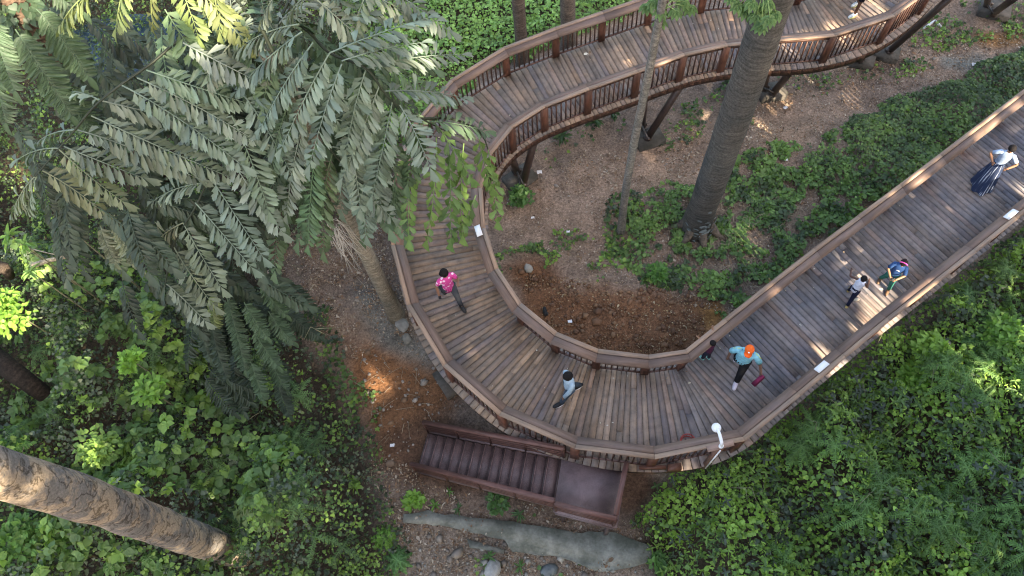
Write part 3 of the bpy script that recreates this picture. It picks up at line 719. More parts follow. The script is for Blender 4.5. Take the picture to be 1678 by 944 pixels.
b = G(402, 905); t2 = P(10, 812, 10.2); t2 = b+(t2-b)*1.45
tree(b, t2, .36, .33, 'massive pale cracked trunk slanting across the lower left corner', 'tree', 'broadleaf_tree', flare=1.05, col=(.27, .235, .20), n=26, crown=(t2+(-2.2, -.8, 2.0), (2, 2, 1.4), 900, .3), wig=.12, wob=.09, bark='plates', bulge=.022)
# dark fallen log and dry branch on the left
m = MB(); m.tube([P(-60, 545, 3.6), P(10, 600, 3.5), P(75, 648, 2.6)], [.28, .25, .2], 14, (.03, .025, .022), True, .1); tag(m.build('fallen_log', M['bark'], None, True), 'dark fallen log at the left edge among leaves', 'log')
m = MB(); m.tube([P(55, 435, 4.2), P(80, 427, 4.3), P(110, 421, 4.3)], [.07, .06, .04], 10, (.5, .42, .3), True, .2); m.tube([P(40, 405, 4.3), P(80, 415, 4.3), P(110, 421, 4.3)], [.015, .015, .02], 6, (.45, .38, .28))
tag(m.build('dry_branch', M['bark'], None, True), 'pale dry broken branch in the sunlit patch at the left', 'branch')
m = MB(); m.tube([P(-20, 435, 3.6), P(8, 440, 3.8), P(16, 452, 3.2)], [.2, .17, .12], 10, (.09, .07, .055), True, .15); tag(m.build('tree_stump', M['bark'], None, True), 'brown dead stump at the left edge above the bright leaves', 'stump')

# ------------------------------------------------------------------ palms
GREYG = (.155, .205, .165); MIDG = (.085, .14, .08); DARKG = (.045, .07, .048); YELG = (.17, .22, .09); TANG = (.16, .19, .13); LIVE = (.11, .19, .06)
def pinna(L, mb, a, b, sag, n, ll, lw, tint, tpl=FISH, ang=52, droop=.35, term=True, vary=.15):
    a = np.asarray(a, float); b = np.asarray(b, float); ln = np.linalg.norm(b-a); c = (a+b)/2+(0, 0, sag*ln)
    perp = norm(np.cross(b-a, (0, 0, 1))); c = c + perp*ln*random.uniform(-.07, .07)
    t = np.linspace(0, 1, 14)[:, None]; Q = a*(1-t)**2+2*c*t*(1-t)+b*t*t
    mb.tube(Q, np.linspace(.014, .005, 14), 5, np.array(tint)*1.15, False)
    u = np.linspace(.1, .97, n)[:, None]; pos = a*(1-u)**2+2*c*u*(1-u)+b*u*u; T = norm(2*(1-u)*(c-a)+2*u*(b-c))
    S = norm(np.cross(T, np.tile((0, 0, 1.), (n, 1)))); U = np.cross(S, T)
    prof = (np.sin(np.clip(u[:, 0], 0, 1)*math.pi*.86+.22)**.6)
    for sd in (1, -1):
        an = np.radians(ang+rng.normal(0, 6, n)); dr = droop+rng.normal(0, vary, n)
        X = T*np.cos(an)[:, None] + (S*sd*np.sin(an)[:, None]) - np.array([0, 0, 1.])*dr[:, None]
        Z = U + S*sd*(.35+rng.normal(0, .15, n))[:, None] + T*.25
        L.add(tpl, pos+T*(.012*sd), X, Z, ll*prof*rng.uniform(.88, 1.12, n), lw*rng.uniform(.8, 1.2, n)*sd, np.array(tint)[None]*rng.uniform(.62, 1.3, (n, 1)))
    if term: L.add(tpl, b[None], (b-c)[None], np.array([[0, 0, 1.]]), np.array([ll*.9]), np.array([lw*1.5]), np.array(tint)[None])
def frond(parent, rach, pins, name='frond'):
    if rach and rach[0][:2] == (415, 28): rach = [(440, 95, 10.9), (rach[1][0], rach[1][1], rach[1][2]-.9), (rach[2][0], rach[2][1], rach[2][2]-.45)] + list(rach[3:])
    """rach: [(px,py,z)]; pins: [(px0,py0,z0, px1,py1,z1, tint, kind)]"""
    m = MB(); L = Leaves()
    if rach:
        Q = catmull(np.array([P(*r) for r in rach]), 8); m.tube(Q, np.linspace(.032, .01, len(Q)), 7, (.03, .04, .025), False)
    for (x0, y0, z0, x1, y1, z1, tint, kind) in pins:
        a = P(x0, y0, z0); b = P(x1, y1, z1); ln = np.linalg.norm(b-a); tint = np.array(tint)*random.uniform(.78, 1.16)*np.array([random.uniform(.92, 1.1), 1, random.uniform(.9, 1.08)])
        if kind == 'F': pinna(L, m, a, b, .1, max(6, int(ln/.098)), .335, .112, tint, FISH, 56, .26, True, .34)
        elif kind == 'N': pinna(L, m, a, b, .1, max(8, int(ln/.056)), .33, .075, tint, NARROW, 62, .2, True, .06)
        elif kind == 'H': pinna(L, m, a, b, .12, max(6, int(ln/.16)), .30, .125, tint, FISH, 42, .45, True, .5)
        elif kind == 'S': pinna(L, m, a, b, .1, max(8, int(ln/.05)), .2, .05, tint, NARROW, 62, .2, True, .06)
    L.into(m); return m.build(name, M['palm'], parent)
pb = G(650, 518); CR = (415, 28, 12.0)
ptop = P(440, 85, 11.2)
pa = thing('fishtail_palm', pb, 'large dusty grey-green fishtail palm whose fronds hang over the left bend of the deck', 'palm')
m = MB(); k = 30; t = np.linspace(0, 1, k); pts = pb+(ptop-pb)*t[:, None]; pts[0, 2] -= .4
m.tube(pts, (.2-.03*t)*(1+.35*np.exp(-t*14)), 18, (.27, .245, .2), True, .05, 3); m.build('trunk', M['bark'], pa, True)
A = GREYG
def zf(x0, x1, z0, z1, x): return z0+(z1-z0)*(x-x0)/(x1-x0)
frond(pa, [(415, 28, 12), (490, 45, 11.8), (540, 87, 11.3), (600, 113, 10.8), (643, 167, 10.2), (700, 200, 9.5), (760, 228, 8.8)],
      [(490, 40, 11.8, 375, 92, 11.0, A, 'F'), (495, 52, 11.8, 387, 150, 10.8, A, 'F'), (513, 70, 11.6, 428, 208, 10.5, A, 'F'), (540, 87, 11.3, 462, 242, 10.3, A, 'F'), (560, 105, 11.2, 508, 268, 10.2, A, 'F'),
       (600, 113, 10.8, 567, 250, 9.9, A, 'F'), (622, 140, 10.5, 562, 290, 9.5, A, 'F'), (643, 167, 10.2, 610, 320, 9.3, A, 'F'), (655, 172, 10.1, 705, 275, 9.3, A, 'F'), (690, 195, 9.7, 668, 300, 8.9, MIDG, 'F'),
       (560, 100, 11.2, 690, 70, 10.7, A, 'F'), (600, 113, 10.8, 756, 90, 10.0, A, 'F'), (627, 150, 10.4, 757, 160, 9.6, A, 'F'), (540, 87, 11.3, 700, 30, 10.9, A, 'F'),
       (700, 200, 9.5, 795, 215, 8.8, MIDG, 'F'), (720, 210, 9.3, 770, 290, 8.5, LIVE, 'H')])
frond(pa, [(415, 28, 12), (330, 50, 11.8), (240, 110, 11.2), (165, 165, 10.6), (123, 213, 10.1), (97, 243, 9.7), (57, 290, 9.3)],
      [(300, 70, 11.6, 415, 130, 11.0, A, 'F'), (240, 115, 11.2, 413, 172, 10.4, A, 'F'), (225, 128, 11.1, 414, 228, 10.1, A, 'F'), (200, 140, 10.9, 395, 270, 9.9, A, 'F'), (165, 165, 10.6, 293, 196, 9.9, A, 'F'), (150, 190, 10.4, 380, 292, 9.5, A, 'F'),
       (127, 213, 10.1, 322, 292, 9.3, A, 'F'), (105, 240, 9.8, 235, 292, 9.2, A, 'F'), (97, 245, 9.7, 200, 330, 8.9, TANG, 'F'), (70, 280, 9.4, 165, 345, 8.7, TANG, 'F'), (60, 290, 9.3, 45, 345, 8.6, A, 'F'),
       (165, 165, 10.6, 118, 150, 10.0, A, 'H'), (123, 213, 10.1, 60, 235, 9.3, A, 'H'), (97, 243, 9.7, 20, 270, 9.0, A, 'H'), (57, 290, 9.3, 20, 350, 8.5, TANG, 'F')])
frond(pa, [(415, 28, 12), (400, 110, 11.3), (365, 230, 10.0), (325, 330, 8.8), (285, 400, 8.0), (270, 470, 7.3)],
      [(395, 150, 10.8, 480, 290, 9.4, A, 'F'), (380, 190, 10.4, 440, 345, 9.0, A, 'F'), (365, 240, 10, 462, 380, 8.5, A, 'F'), (345, 290, 9.3, 430, 420, 8.0, A, 'F'), (320, 332, 8.8, 412, 438, 7.7, A, 'F'), (300, 365, 8.4, 362, 470, 7.4, A, 'F'),
       (285, 405, 8.0, 350, 500, 7.0, A, 'F'), (273, 465, 7.4, 335, 525, 6.6, A, 'F'), (380, 190, 10.4, 290, 250, 9.6, A, 'F'), (340, 300, 9.2, 250, 330, 8.5, A, 'F'), (300, 365, 8.4, 235, 420, 7.6, TANG, 'F')])
frond(pa, [(430, 50, 11.8), (480, 150, 10.8), (530, 230, 9.8), (580, 290, 9.0), (620, 320, 8.5)],
      [(480, 150, 10.8, 440, 290, 9.4, MIDG, 'F'), (500, 190, 10.3, 470, 350, 8.7, A, 'F'), (520, 225, 9.9, 505, 400, 8.2, MIDG, 'F'), (545, 250, 9.5, 530, 410, 8.0, MIDG, 'F'), (560, 275, 9.2, 560, 345, 8.4, A, 'F'), (560, 270, 9.2, 640, 355, 8.3, A, 'F'),
       (540, 240, 9.6, 650, 270, 8.9, A, 'F'), (600, 300, 8.8, 600, 385, 7.9, A, 'F'), (575, 245, 9.6, 590, 340, 8.8, A, 'F'), (620, 240, 9.4, 625, 340, 8.5, A, 'F'), (645, 230, 9.4, 650, 335, 8.4, MIDG, 'F'), (520, 190, 10.2, 620, 215, 9.7, A, 'F'), (500, 160, 10.6, 600, 165, 10.1, A, 'F')])
frond(pa, [(415, 28, 12), (380, -10, 12.2), (300, -40, 12.2), (180, -50, 11.9)],
      [(165, -30, 11.9, 120, 25, 11.3, YELG, 'F'), (210, -40, 12, 190, 45, 11.3, YELG, 'F'), (250, -40, 12, 250, 40, 11.2, YELG, 'H'), (290, -35, 12.1, 325, 60, 11.3, YELG, 'F'), (320, -20, 12.1, 400, 70, 11.3, YELG, 'F'), (350, -20, 12.1, 360, 50, 11.5, YELG, 'F'), (270, 15, 11.9, 322, 95, 11.2, MIDG, 'F'), (130, 0, 11.6, 100, 40, 11.2, YELG, 'F')])
frond(pa, [(415, 28, 12), (480, -5, 12), (560, -15, 11.6), (680, -20, 11)],
      [(560, -15, 11.6, 520, 40, 11.0, A, 'F'), (600, -10, 11.4, 575, 55, 10.9, A, 'F'), (590, -15, 11.4, 680, 30, 10.7, A, 'F'), (640, -15, 11.2, 735, 50, 10.5, A, 'F'), (500, -5, 11.9, 470, 30, 11.4, A, 'F'), (560, 35, 11.2, 660, 12, 10.8, A, 'F'), (450, -5, 12, 430, 30, 11.6, A, 'F'), (520, 0, 11.8, 600, 70, 10.9, A, 'F')])
import itertools
cr_ = []
for i in range(17):
    a_ = i*2.399; l_ = 55+65*random.random(); cx, cy = 425+random.uniform(-45, 45), 60+random.uniform(-30, 30)
    cr_.append((cx, cy, 11.3, cx+l_*math.cos(a_), cy+l_*math.sin(a_), 10.7, A if i % 3 else MIDG, 'F'))
for q_ in cr_: frond(pa, [], [q_])
# loose greener tips hanging over the deck
frond(pa, [(690, 195, 9.6), (740, 195, 9.1), (785, 215, 8.5), (800, 245, 8.1)],
      [(693, 197, 9.5, 670, 392, 7.9, LIVE, 'H'), (715, 225, 9.2, 700, 392, 7.7, LIVE, 'H'), (735, 240, 8.9, 738, 395, 7.4, LIVE, 'H'), (760, 235, 8.7, 758, 385, 7.3, LIVE, 'H'), (785, 225, 8.5, 805, 305, 7.7, LIVE, 'H'), (800, 245, 8.1, 815, 360, 7.0, LIVE, 'H'), (650, 280, 9.0, 640, 360, 8.1, MIDG, 'H'), (780, 320, 7.8, 745, 388, 7.2, LIVE, 'H')])
# dry flower strands under the crown
m = MB()
for i in range(34):
    a = P(random.uniform(535, 560), random.uniform(355, 385), 7.8); e = a + (random.uniform(-.25, .35), random.uniform(-.3, .2), -random.uniform(.8, 1.7)); m.tube([a, (a+e)/2+(random.uniform(-.1, .1), random.uniform(-.1, .1), .05), e], .006, 4, (.42, .4, .36))
m.build('flower_strands', M['stalk'], pa)
# procedural lower fronds filling the crown's depth
def fillfronds(parent, n, xr, yr, zr, ang, tint, kind='F', ln=(1.0, 1.7)):
    m = MB(); L = Leaves()
    for i in range(n):
        x = random.uniform(*xr); y = random.uniform(*yr); z = random.uniform(*zr); a = P(x, y, z); th = R_(random.uniform(*ang)); l = random.uniform(*ln)
        b = a+(l*math.cos(th), l*math.sin(th), -l*random.uniform(.3, .8)); c = np.array(tint)*random.uniform(.6, 1.2)
        if kind == 'F': pinna(L, m, a, b, .12, int(l/.09), .35, .13, c, FISH)
        elif kind == 'N': pinna(L, m, a, b, .12, int(l/.06), .3, .07, c, NARROW, 62, .2)
        else: pinna(L, m, a, b, .1, int(l/.05), .2, .045, c, NARROW, 62, .2)
    L.into(m); return m.build('frond', M['palm'], parent)
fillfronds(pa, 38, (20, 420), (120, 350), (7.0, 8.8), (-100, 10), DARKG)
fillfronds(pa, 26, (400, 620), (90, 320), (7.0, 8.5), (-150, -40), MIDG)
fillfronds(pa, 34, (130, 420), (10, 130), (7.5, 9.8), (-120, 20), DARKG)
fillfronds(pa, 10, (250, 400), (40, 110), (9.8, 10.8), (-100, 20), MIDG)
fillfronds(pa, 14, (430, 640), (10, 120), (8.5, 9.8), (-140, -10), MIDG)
# big-leaved climber on the trunk in the top left corner
bb = P(60, 45, 8.0); bb[2] = float(ground(bb[0], bb[1]))
cl = thing('climber_covered_tree', bb, 'brown trunk at the top left corner with broad ribbed pinnate leaves', 'tree')
m = MB(); m.tube([bb-(0, 0, .3), P(60, 45, 8.0), bb+(-.1, .1, 14)], [.35, .27, .24], 16, (.12, .085, .065), True, .06); m.build('trunk', M['bark'], cl, True)
NG = (.062, .105, .062)
for i, (x0, y0, z0, x1, y1, z1) in enumerate([(60, 15, 10.6, 145, 125, 9.6), (25, 48, 10.6, 118, 190, 9.4), (-10, 30, 10.6, 25, 148, 9.6), (70, -20, 10.8, 130, 20, 10.2), (0, 90, 9.4, 10, 200, 8.5), (90, 130, 9.2, 150, 215, 8.3)]):
    m = MB(); L = Leaves(); a = P(x0, y0, z0); b = P(x1, y1, z1); ln = np.linalg.norm(b-a); pinna(L, m, a, b, .12, int(ln/.05), .36, .085, np.array(NG)*random.uniform(.85, 1.2), NARROW, 66, .15, True, .04); L.into(m); m.build('leaf', M['palm'], cl)
m = MB(); L = Leaves(); k = 1500; tz = rng.uniform(0, 9.3, k); a_ = rng.uniform(0, 6.28, k); pos = bb+np.stack([np.cos(a_)*rng.uniform(.3, .6, k), np.sin(a_)*rng.uniform(.3, .6, k), tz], 1)
L.add(HEART, pos, np.stack([np.cos(a_), np.sin(a_), -.5+0*a_], 1)+rng.normal(0, .4, (k, 3)), np.stack([np.cos(a_), np.sin(a_), .8+0*a_], 1)+rng.normal(0, .3, (k, 3)), rng.uniform(.12, .22, k), rng.uniform(.12, .2, k), np.array([NG])*rng.uniform(.5, 1.1, (k, 1))); L.into(m); m.build('climber_foliage', M['leaf'], cl)
# lower fern-leaved palms
fp = thing('fern_palm', G(400, 470), 'smaller palm with fine ribbed fronds trailing down below the big fishtail palm', 'palm')
m = MB(); q = G(400, 470); m.tube([q-(0, 0, .2), q+(-.1, .1, 3.4)], [.16, .12], 12, (.16, .13, .1), True, .06); m.build('trunk', M['bark'], fp, True)
for (x0, y0, z0, x1, y1, z1, tn) in [(187, 352, 8.6, 228, 436, 7.9, TANG), (165, 370, 8.5, 190, 430, 7.8, TANG), (240, 380, 7.9, 254, 450, 7.3, NG), (267, 345, 7.9, 292, 392, 7.4, NG), (215, 355, 8.3, 262, 398, 7.7, NG), (300, 330, 8, 345, 400, 7.3, NG),
                                     (370, 482, 5.2, 402, 606, 4.2, NG), (400, 495, 5.2, 437, 552, 4.6, NG), (385, 560, 4.5, 415, 620, 3.8, NG), (410, 592, 4.2, 432, 655, 3.5, NG), (427, 465, 5.2, 468, 516, 4.6, NG), (345, 500, 5.0, 372, 620, 4.0, DARKG),
                                     (440, 510, 4.8, 480, 560, 4.2, NG), (330, 520, 5, 345, 590, 4.2, DARKG), (415, 540, 4.6, 455, 600, 4.0, NG), (350, 480, 5.4, 352, 540, 4.7, YELG), (440, 580, 4, 470, 640, 3.4, NG), (455, 620, 3.6, 475, 680, 3.0, DARKG)]:
    m = MB(); L = Leaves(); a = P(x0, y0, z0); b = P(x1, y1, z1); ln = np.linalg.norm(b-a); pinna(L, m, a, b, .12, int(ln/.04), .27, .06, np.array(tn)*random.uniform(.8, 1.15), NARROW, 62, .2, True, .06); L.into(m); m.build('frond', M['palm'], fp)
fillfronds(fp, 26, (320, 470), (420, 640), (2.6, 3.8), (-110, -20), DARKG, 'N', (.8, 1.3))
fillfronds(fp, 14, (200, 420), (380, 470), (4.5, 6), (-110, -20), DARKG, 'F', (.8, 1.3))

# ------------------------------------------------------------------ undergrowth
YG = (.18, .29, .065); MG = (.09, .155, .05); DG = (.04, .062, .032); BG = (.08, .105, .075); TY = (.28, .28, .12)
def deckmask(x, y, m=1.55):
    pts = np.stack([x, y], 1); out = np.zeros(len(x), bool)
    for i in range(0, len(CL), 4): out |= ((pts-CL[i])**2).sum(1) < m*m
    return out
def cover(name, poly, dz, n, size, hfun, tpls, label, pal=(YG, MG, DG, BG, (.15, .185, .12)), mix=(.25, .4, .2, .15), thin=None, sprig=0, seed=0, clear=True, depth=.35, tilt=.55, soft=.4):
    Q = [G(a, b, dz)[:2] for a, b in poly]; Q = np.array(Q); lo, hi = Q.min(0)-.8, Q.max(0)+.8
    x = rng.uniform(lo[0], hi[0], n*3); y = rng.uniform(lo[1], hi[1], n*3)
    d = polydist(x, y, Q) + (fbm(x*1.2, y*1.2, seed+50)-.5)*soft*2
    k = d > 0
    if thin is not None: k &= fbm(x*thin[0], y*thin[0], seed+60) > thin[1] + rng.normal(0, .04, len(x))
    h = hfun(x, y, d)
    if clear: k &= ~(deckmask(x, y, 1.42) & (ground(x, y)+h > 2.55)); hlow = deckmask(x, y, 1.3); k &= ~(hlow & (rng.random(len(x)) < .5)); h = np.where(hlow, np.minimum(h, np.maximum(.2, 2.2-ground(x, y))), h)
    x, y, h = x[k][:n], y[k][:n], h[k][:n]; n = len(x)
    if n == 0: return
    e = .08; hx = (hfun(x+e, y, np.full(n, 9.))-hfun(x-e, y, np.full(n, 9.)))/(2*e); hy = (hfun(x, y+e, np.full(n, 9.))-hfun(x, y-e, np.full(n, 9.)))/(2*e)
    Nn = norm(np.stack([-hx, -hy, np.ones(n)], 1)); dep = rng.exponential(depth, n)*np.clip(h, .1, 1.0)
    pos = np.stack([x, y, ground(x, y)+np.maximum(h-dep, .03)], 1)
    clump = fbm(x*.9, y*.9, seed+70, 2); fine_ = fbm(x*3.2, y*3.2, seed+80, 2)
    L = Leaves(); pal = np.array(pal, float)
    cum = np.cumsum(mix); u = np.clip(.5+(fine_-.5)*1.3+(clump-.5)*.9+rng.normal(0, .16, n), .001, .999)
    ci = np.searchsorted(cum/cum[-1], u); ci = np.clip(ci, 0, len(pal)-1); tint = pal[ci]*rng.uniform(.75, 1.25, (n, 1))
    which = (vnoise(x*.7, y*.7, seed+90)*len(tpls)*.999 + rng.normal(0, .35, n)).astype(int) % len(tpls)
    if sprig:
        rep = sprig; base = pos; n2 = n*rep; pos = np.repeat(base, rep, 0); a = np.tile(np.arange(rep)*2*math.pi/rep, n)+np.repeat(rng.random(n)*6, rep)
        X = np.stack([np.cos(a), np.sin(a), rng.normal(-.1, .25, n2)], 1); Z = np.repeat(Nn, rep, 0)+rng.normal(0, .3, (n2, 3)); tint = np.repeat(tint, rep, 0)*rng.uniform(.85, 1.15, (n2, 1)); which = np.repeat(which, rep)
    else:
        n2 = n; X = norm(rng.normal(size=(n, 3))*(1, 1, .35)); Z = Nn + rng.normal(0, tilt, (n, 3))
    s_ = size*rng.uniform(.55, 1.25, n2)
    for j, tp in enumerate(tpls):
        w_ = which == j; wid = .42 if tp is NARROW else 1.0
        L.add(tp, pos[w_], X[w_], Z[w_], s_[w_], s_[w_]*wid*(.95), tint[w_])
    m = MB(); L.into(m); o = m.build(name, M['leaf'], None, kind='stuff'); tag(o, label)
def mound(base, amp, f, seed, edge=.8):
    return lambda x, y, d: (base + amp*fbm(x*f, y*f, seed, 3)**1.5*1.6)*np.clip(d/edge+.15, .15, 1)
ZA = [(-500, -200), (560, -120), (640, 60), (650, 200), (560, 340), (450, 380), (440, 430), (490, 540), (540, 640), (610, 720), (640, 800), (650, 900), (630, 1100), (-500, 1200)]
cover('undergrowth', ZA, 1.2, 130000, .09, mound(.4, 3.2, .55, 101), [HEART, LOBED, OVATE], 'dense tangle of vines and shrubs covering the left side', mix=(.13, .32, .28, .17, .1), seed=1, depth=.42, thin=(.55, .22))
cover('undergrowth', [(-100, 330), (60, 340), (240, 470), (470, 640), (560, 780), (560, 1000), (-200, 1100)], 1.5, 16000, .095, mound(.7, 3.3, .55, 101), [HEART, OVATE], 'heart-shaped vine leaves over the lower left bushes', mix=(.24, .26, .14, .2, .16), seed=2, depth=.15, thin=(.6, .42))
cover('undergrowth', [(-100, 400), (240, 420), (470, 640), (560, 780), (560, 1000), (-200, 1100)], 1.5, 900, .19, mound(.8, 3.3, .55, 101), [OVATE], 'glossy whorled shrub leaves at the lower left', pal=(YG, LIVE, MG), mix=(.3, .4, .3), seed=3, sprig=6, thin=(.8, .5), depth=.05)
ZB = [(1045, 850), (1075, 800), (1110, 765), (1190, 735), (1265, 680), (1385, 590), (1545, 470), (1685, 360), (2120, 40), (2300, 1200), (1150, 1200), (1100, 930)]
cover('undergrowth', ZB, 1.0, 72000, .102, mound(.6, 1.6, .7, 111, .5), [LOBED, OVATE, HEART, NARROW], 'dense bright green creepers filling the lower right bank', pal=((.25, .4, .075), (.14, .24, .06), (.055, .085, .04), (.1, .13, .09)), mix=(.48, .3, .12, .1), seed=4, depth=.25)
cover('undergrowth', ZB, 1.2, 3600, .14, mound(.75, 1.6, .7, 111, .5), [NARROW], 'long narrow shrub leaves over the lower right bank', pal=(YG, MG, BG), mix=(.35, .4, .25), seed=5, sprig=4, thin=(.6, .46), depth=.1)
ZC_ = [(540, -200), (1200, -200), (1080, -20), (1000, 40), (890, 75), (790, 120), (740, 190), (620, 260), (560, 160)]
cover('creeper', ZC_, .2, 34000, .105, mound(.15, .5, .9, 121), [LOBED, HEART], 'bright green creeper carpet behind the upper railing', pal=((.25, .42, .12), (.17, .3, .085), (.1, .17, .05)), mix=(.5, .4, .1), seed=6, depth=.25)
ZDv = [(1678, 80), (1610, 100), (1560, 125), (1480, 160), (1400, 185), (1380, 215), (1400, 260), (1440, 320), (1500, 300), (1740, 110), (2100, -50), (1900, -60)]
cover('creeper', ZDv, .2, 22000, .10, mound(.18, .3, 1.2, 131, .3), [HEART, LOBED], 'dark ivy-like creeper sheet between the path and the straight deck', pal=((.16, .25, .075), (.1, .16, .06), (.055, .09, .04)), mix=(.35, .4, .25), seed=7, depth=.2, tilt=.35)
ZE = [(1100, 300), (1160, 300), (1220, 250), (1390, 210), (1420, 270), (1440, 330), (1330, 430), (1200, 520), (1130, 480), (1050, 460), (990, 420), (1010, 350)]
cover('creeper', ZE, .1, 14000, .105, mound(.08, .3, 1.6, 141, .4), [HEART, LOBED], 'patchy creeper on the bank around the thick trunk', pal=((.17, .28, .08), (.11, .19, .06), (.065, .1, .05)), mix=(.4, .4, .2), seed=8, thin=(2.4, .47), depth=.2)
for i, (poly, lb, nn) in enumerate([([(815, 420), (835, 405), (880, 400), (905, 415), (890, 435), (850, 445), (825, 440)], 'small leafy creeper patch beside the inner railing', 900), ([(1050, 455), (1080, 435), (1110, 455), (1095, 475), (1060, 470)], 'round leafy patch at the edge of the bare earth', 600),
                          ([(900, 380), (960, 380), (1010, 400), (1030, 440), (980, 450), (930, 430)], 'scattered seedlings in the middle of the bend', 500), ([(1000, 330), (1050, 310), (1060, 400), (1030, 420), (990, 400)], 'leafy patch around the foot of the slim trunk', 900),
                          ([(1100, 180), (1200, 130), (1240, 130), (1230, 190), (1130, 230), (1080, 240)], 'green patch in the shade of the upper deck near the thick trunk', 1800), ([(1270, 125), (1390, 110), (1400, 130), (1330, 150), (1285, 160)], 'thin leafy strip under the upper deck edge', 500),
                          ([(1400, 110), (1480, 90), (1530, 105), (1470, 130), (1410, 132)], 'leafy strip in front of the two concrete pads', 650), ([(1480, 40), (1560, 0), (1760, -30), (1760, 60), (1640, 60), (1560, 80), (1490, 75)], 'sparse weeds at the upper right corner', 1600),
                          ([(500, 505), (540, 500), (560, 600), (620, 640), (610, 700), (540, 640)], 'ragged weeds at the left edge of the bare soil', 900), ([(700, 800), (900, 835), (900, 850), (700, 830)], 'weeds between the stair and the kerb', 260),
                          ([(720, 915), (1060, 930), (1060, 960), (700, 960)], 'weeds among the litter below the kerb', 500), ([(870, 250), (1000, 180), (1030, 200), (980, 230), (900, 270)], 'low plants in the shadow line of the upper deck', 350)]):
    cover('creeper', poly, .1, nn, .12, mound(.06, .25, 1.6, 150+i, .3), [LOBED, OVATE], lb, mix=(.35, .45, .15, .05), seed=20+i, thin=(1.4, .42 if nn > 800 else .45), depth=.2)

# countable plants
def plant(px, py, r, h, kind, label, tint=MG, name='shrub', z=None, n=None):
    b = G(px, py) if z is None else P(px, py, z); gz_ = float(ground(b[0], b[1])); root_ = np.array([b[0], b[1], gz_])
    pl_ = thing(name, root_, label, 'plant', 'single plants standing out of the undergrowth'); m = MB(); L = Leaves(); top = root_+(0, 0, h) if z is None else b
    ms = MB(); ms.tube([root_-(0, 0, .1), (root_+top)/2, top], [.03, .02, .012], 6, (.15, .14, .08))
    n = n or 14
    if kind == 'rosette':
        a = rng.random(n)*6.28; el = rng.uniform(-.1, .7, n); X = np.stack([np.cos(a), np.sin(a), el], 1); L.add(NARROW, np.tile(top, (n, 1))-np.array([0, 0, 1.])*rng.random((n, 1))*.1, X, np.tile((0, 0, 1.), (n, 1)), r*rng.uniform(.8, 1.2, n), r*.26, np.array(tint)[None]*rng.uniform(.75, 1.25, (n, 1)))
    elif kind == 'bush':
        k = n*14; d = norm(rng.normal(size=(k, 3))); d[:, 2] = abs(d[:, 2]); ctrs = norm(rng.normal(size=(n, 3)))*(.6*r); ctrs[:, 2] = abs(ctrs[:, 2])*.7
        pos = top+(0, 0, -.1)+ctrs[rng.integers(0, n, k)]+d*r*.45*rng.uniform(.5, 1, (k, 1)); L.add(OVATE, pos, d*(1, 1, .4)+rng.normal(0, .3, (k, 3)), d*.6+(0, 0, .7)+rng.normal(0, .3, (k, 3)), rng.uniform(.1, .19, k), rng.uniform(.09, .14, k), np.array(tint)[None]*rng.uniform(.7, 1.3, (k, 1)))
    elif kind == 'fern':
        for i in range(n):
            a = i/n*6.28+random.random()*.4; e = top+(r*math.cos(a), r*math.sin(a), -r*random.uniform(.15, .5)); pinna(L, ms, top, e, .22, max(8, int(r/.035)), .16*r/.5, .045, np.array(tint)*random.uniform(.8, 1.2), NARROW, 65, .15)
    elif kind == 'palmate':
        for i in range(n):
            a = random.random()*6.28; q = top+(r*math.cos(a)*random.uniform(.3, 1), r*math.sin(a)*random.uniform(.3, 1), random.uniform(-.3, .15)); ms.tube([top-(0, 0, .3), q], .008, 5, tint); palmate(m, q, .24, 8, .3, tint, a)
    elif kind == 'fish':
        for i in range(n):
            a = random.uniform(-2.8, .4) if n > 8 else random.random()*6.28; e = top+(r*math.cos(a), r*math.sin(a), -r*random.uniform(.1, .4)); pinna(L, ms, top, e, .2, max(6, int(r/.09)), .25, .12, np.array(tint)*random.uniform(.8, 1.2), FISH)
    L.into(m); m.build('foliage', M['leaf'], pl_); ms.build('stem', M['stalk'], pl_)
plant(432, 800, .75, 2.6, 'fish', 'round clump of jagged fishtail leaves in the lower left bushes', (.14, .2, .08), 'young_palm', 3.2, 22)
plant(213, 918, .5, 1, 'palmate', 'palmate-leaved plant under the slanting trunk', (.1, .19, .05), 'shrub', 3.0, 9)
plant(30, 890, .6, 1, 'bush', 'large-leaved bush at the bottom left corner', (.1, .2, .045), 'shrub', 3.4, 22)
plant(100, 875, .45, 1, 'bush', 'large-leaved bush just below the slanting trunk', (.12, .23, .05), 'shrub', 3.2, 16)
plant(12, 740, .5, 1, 'fern', 'broad-leaved plant at the left edge above the slanting trunk', (.1, .2, .05), 'fern', 3.3, 9)
plant(160, 730, .55, 1, 'bush', 'sunlit yellow-green bush above the slanting trunk', YG, 'shrub', 3.0, 24)
plant(245, 640, .4, 1, 'bush', 'glossy light green bush left of centre among dark vines', (.16, .3, .05), 'shrub', 3.4, 14)
plant(215, 590, .3, 1, 'bush', 'small lime bush above the glossy light green one', (.18, .34, .05), 'shrub', 3.6, 9)
plant(40, 400, .3, 1, 'rosette', 'rosette of shiny leaves by the dry branch', (.15, .28, .06), 'shrub', 5.6, 8)
plant(15, 385, .35, 1, 'rosette', 'rosette of shiny leaves at the left edge above the stump', (.15, .28, .06), 'shrub', 5.6, 8)
plant(95, 358, .25, 1, 'rosette', 'bright rosette beside the tan palm leaflets', (.2, .36, .06), 'shrub', 6.2, 6)
plant(50, 445, .25, 1, 'rosette', 'rosette of oval leaves below the dry branch', (.14, .26, .06), 'shrub', 5.0, 8)
plant(20, 510, .6, 1, 'bush', 'vivid sunlit bush at the left edge', (.2, .36, .06), 'shrub', 4.2, 26)
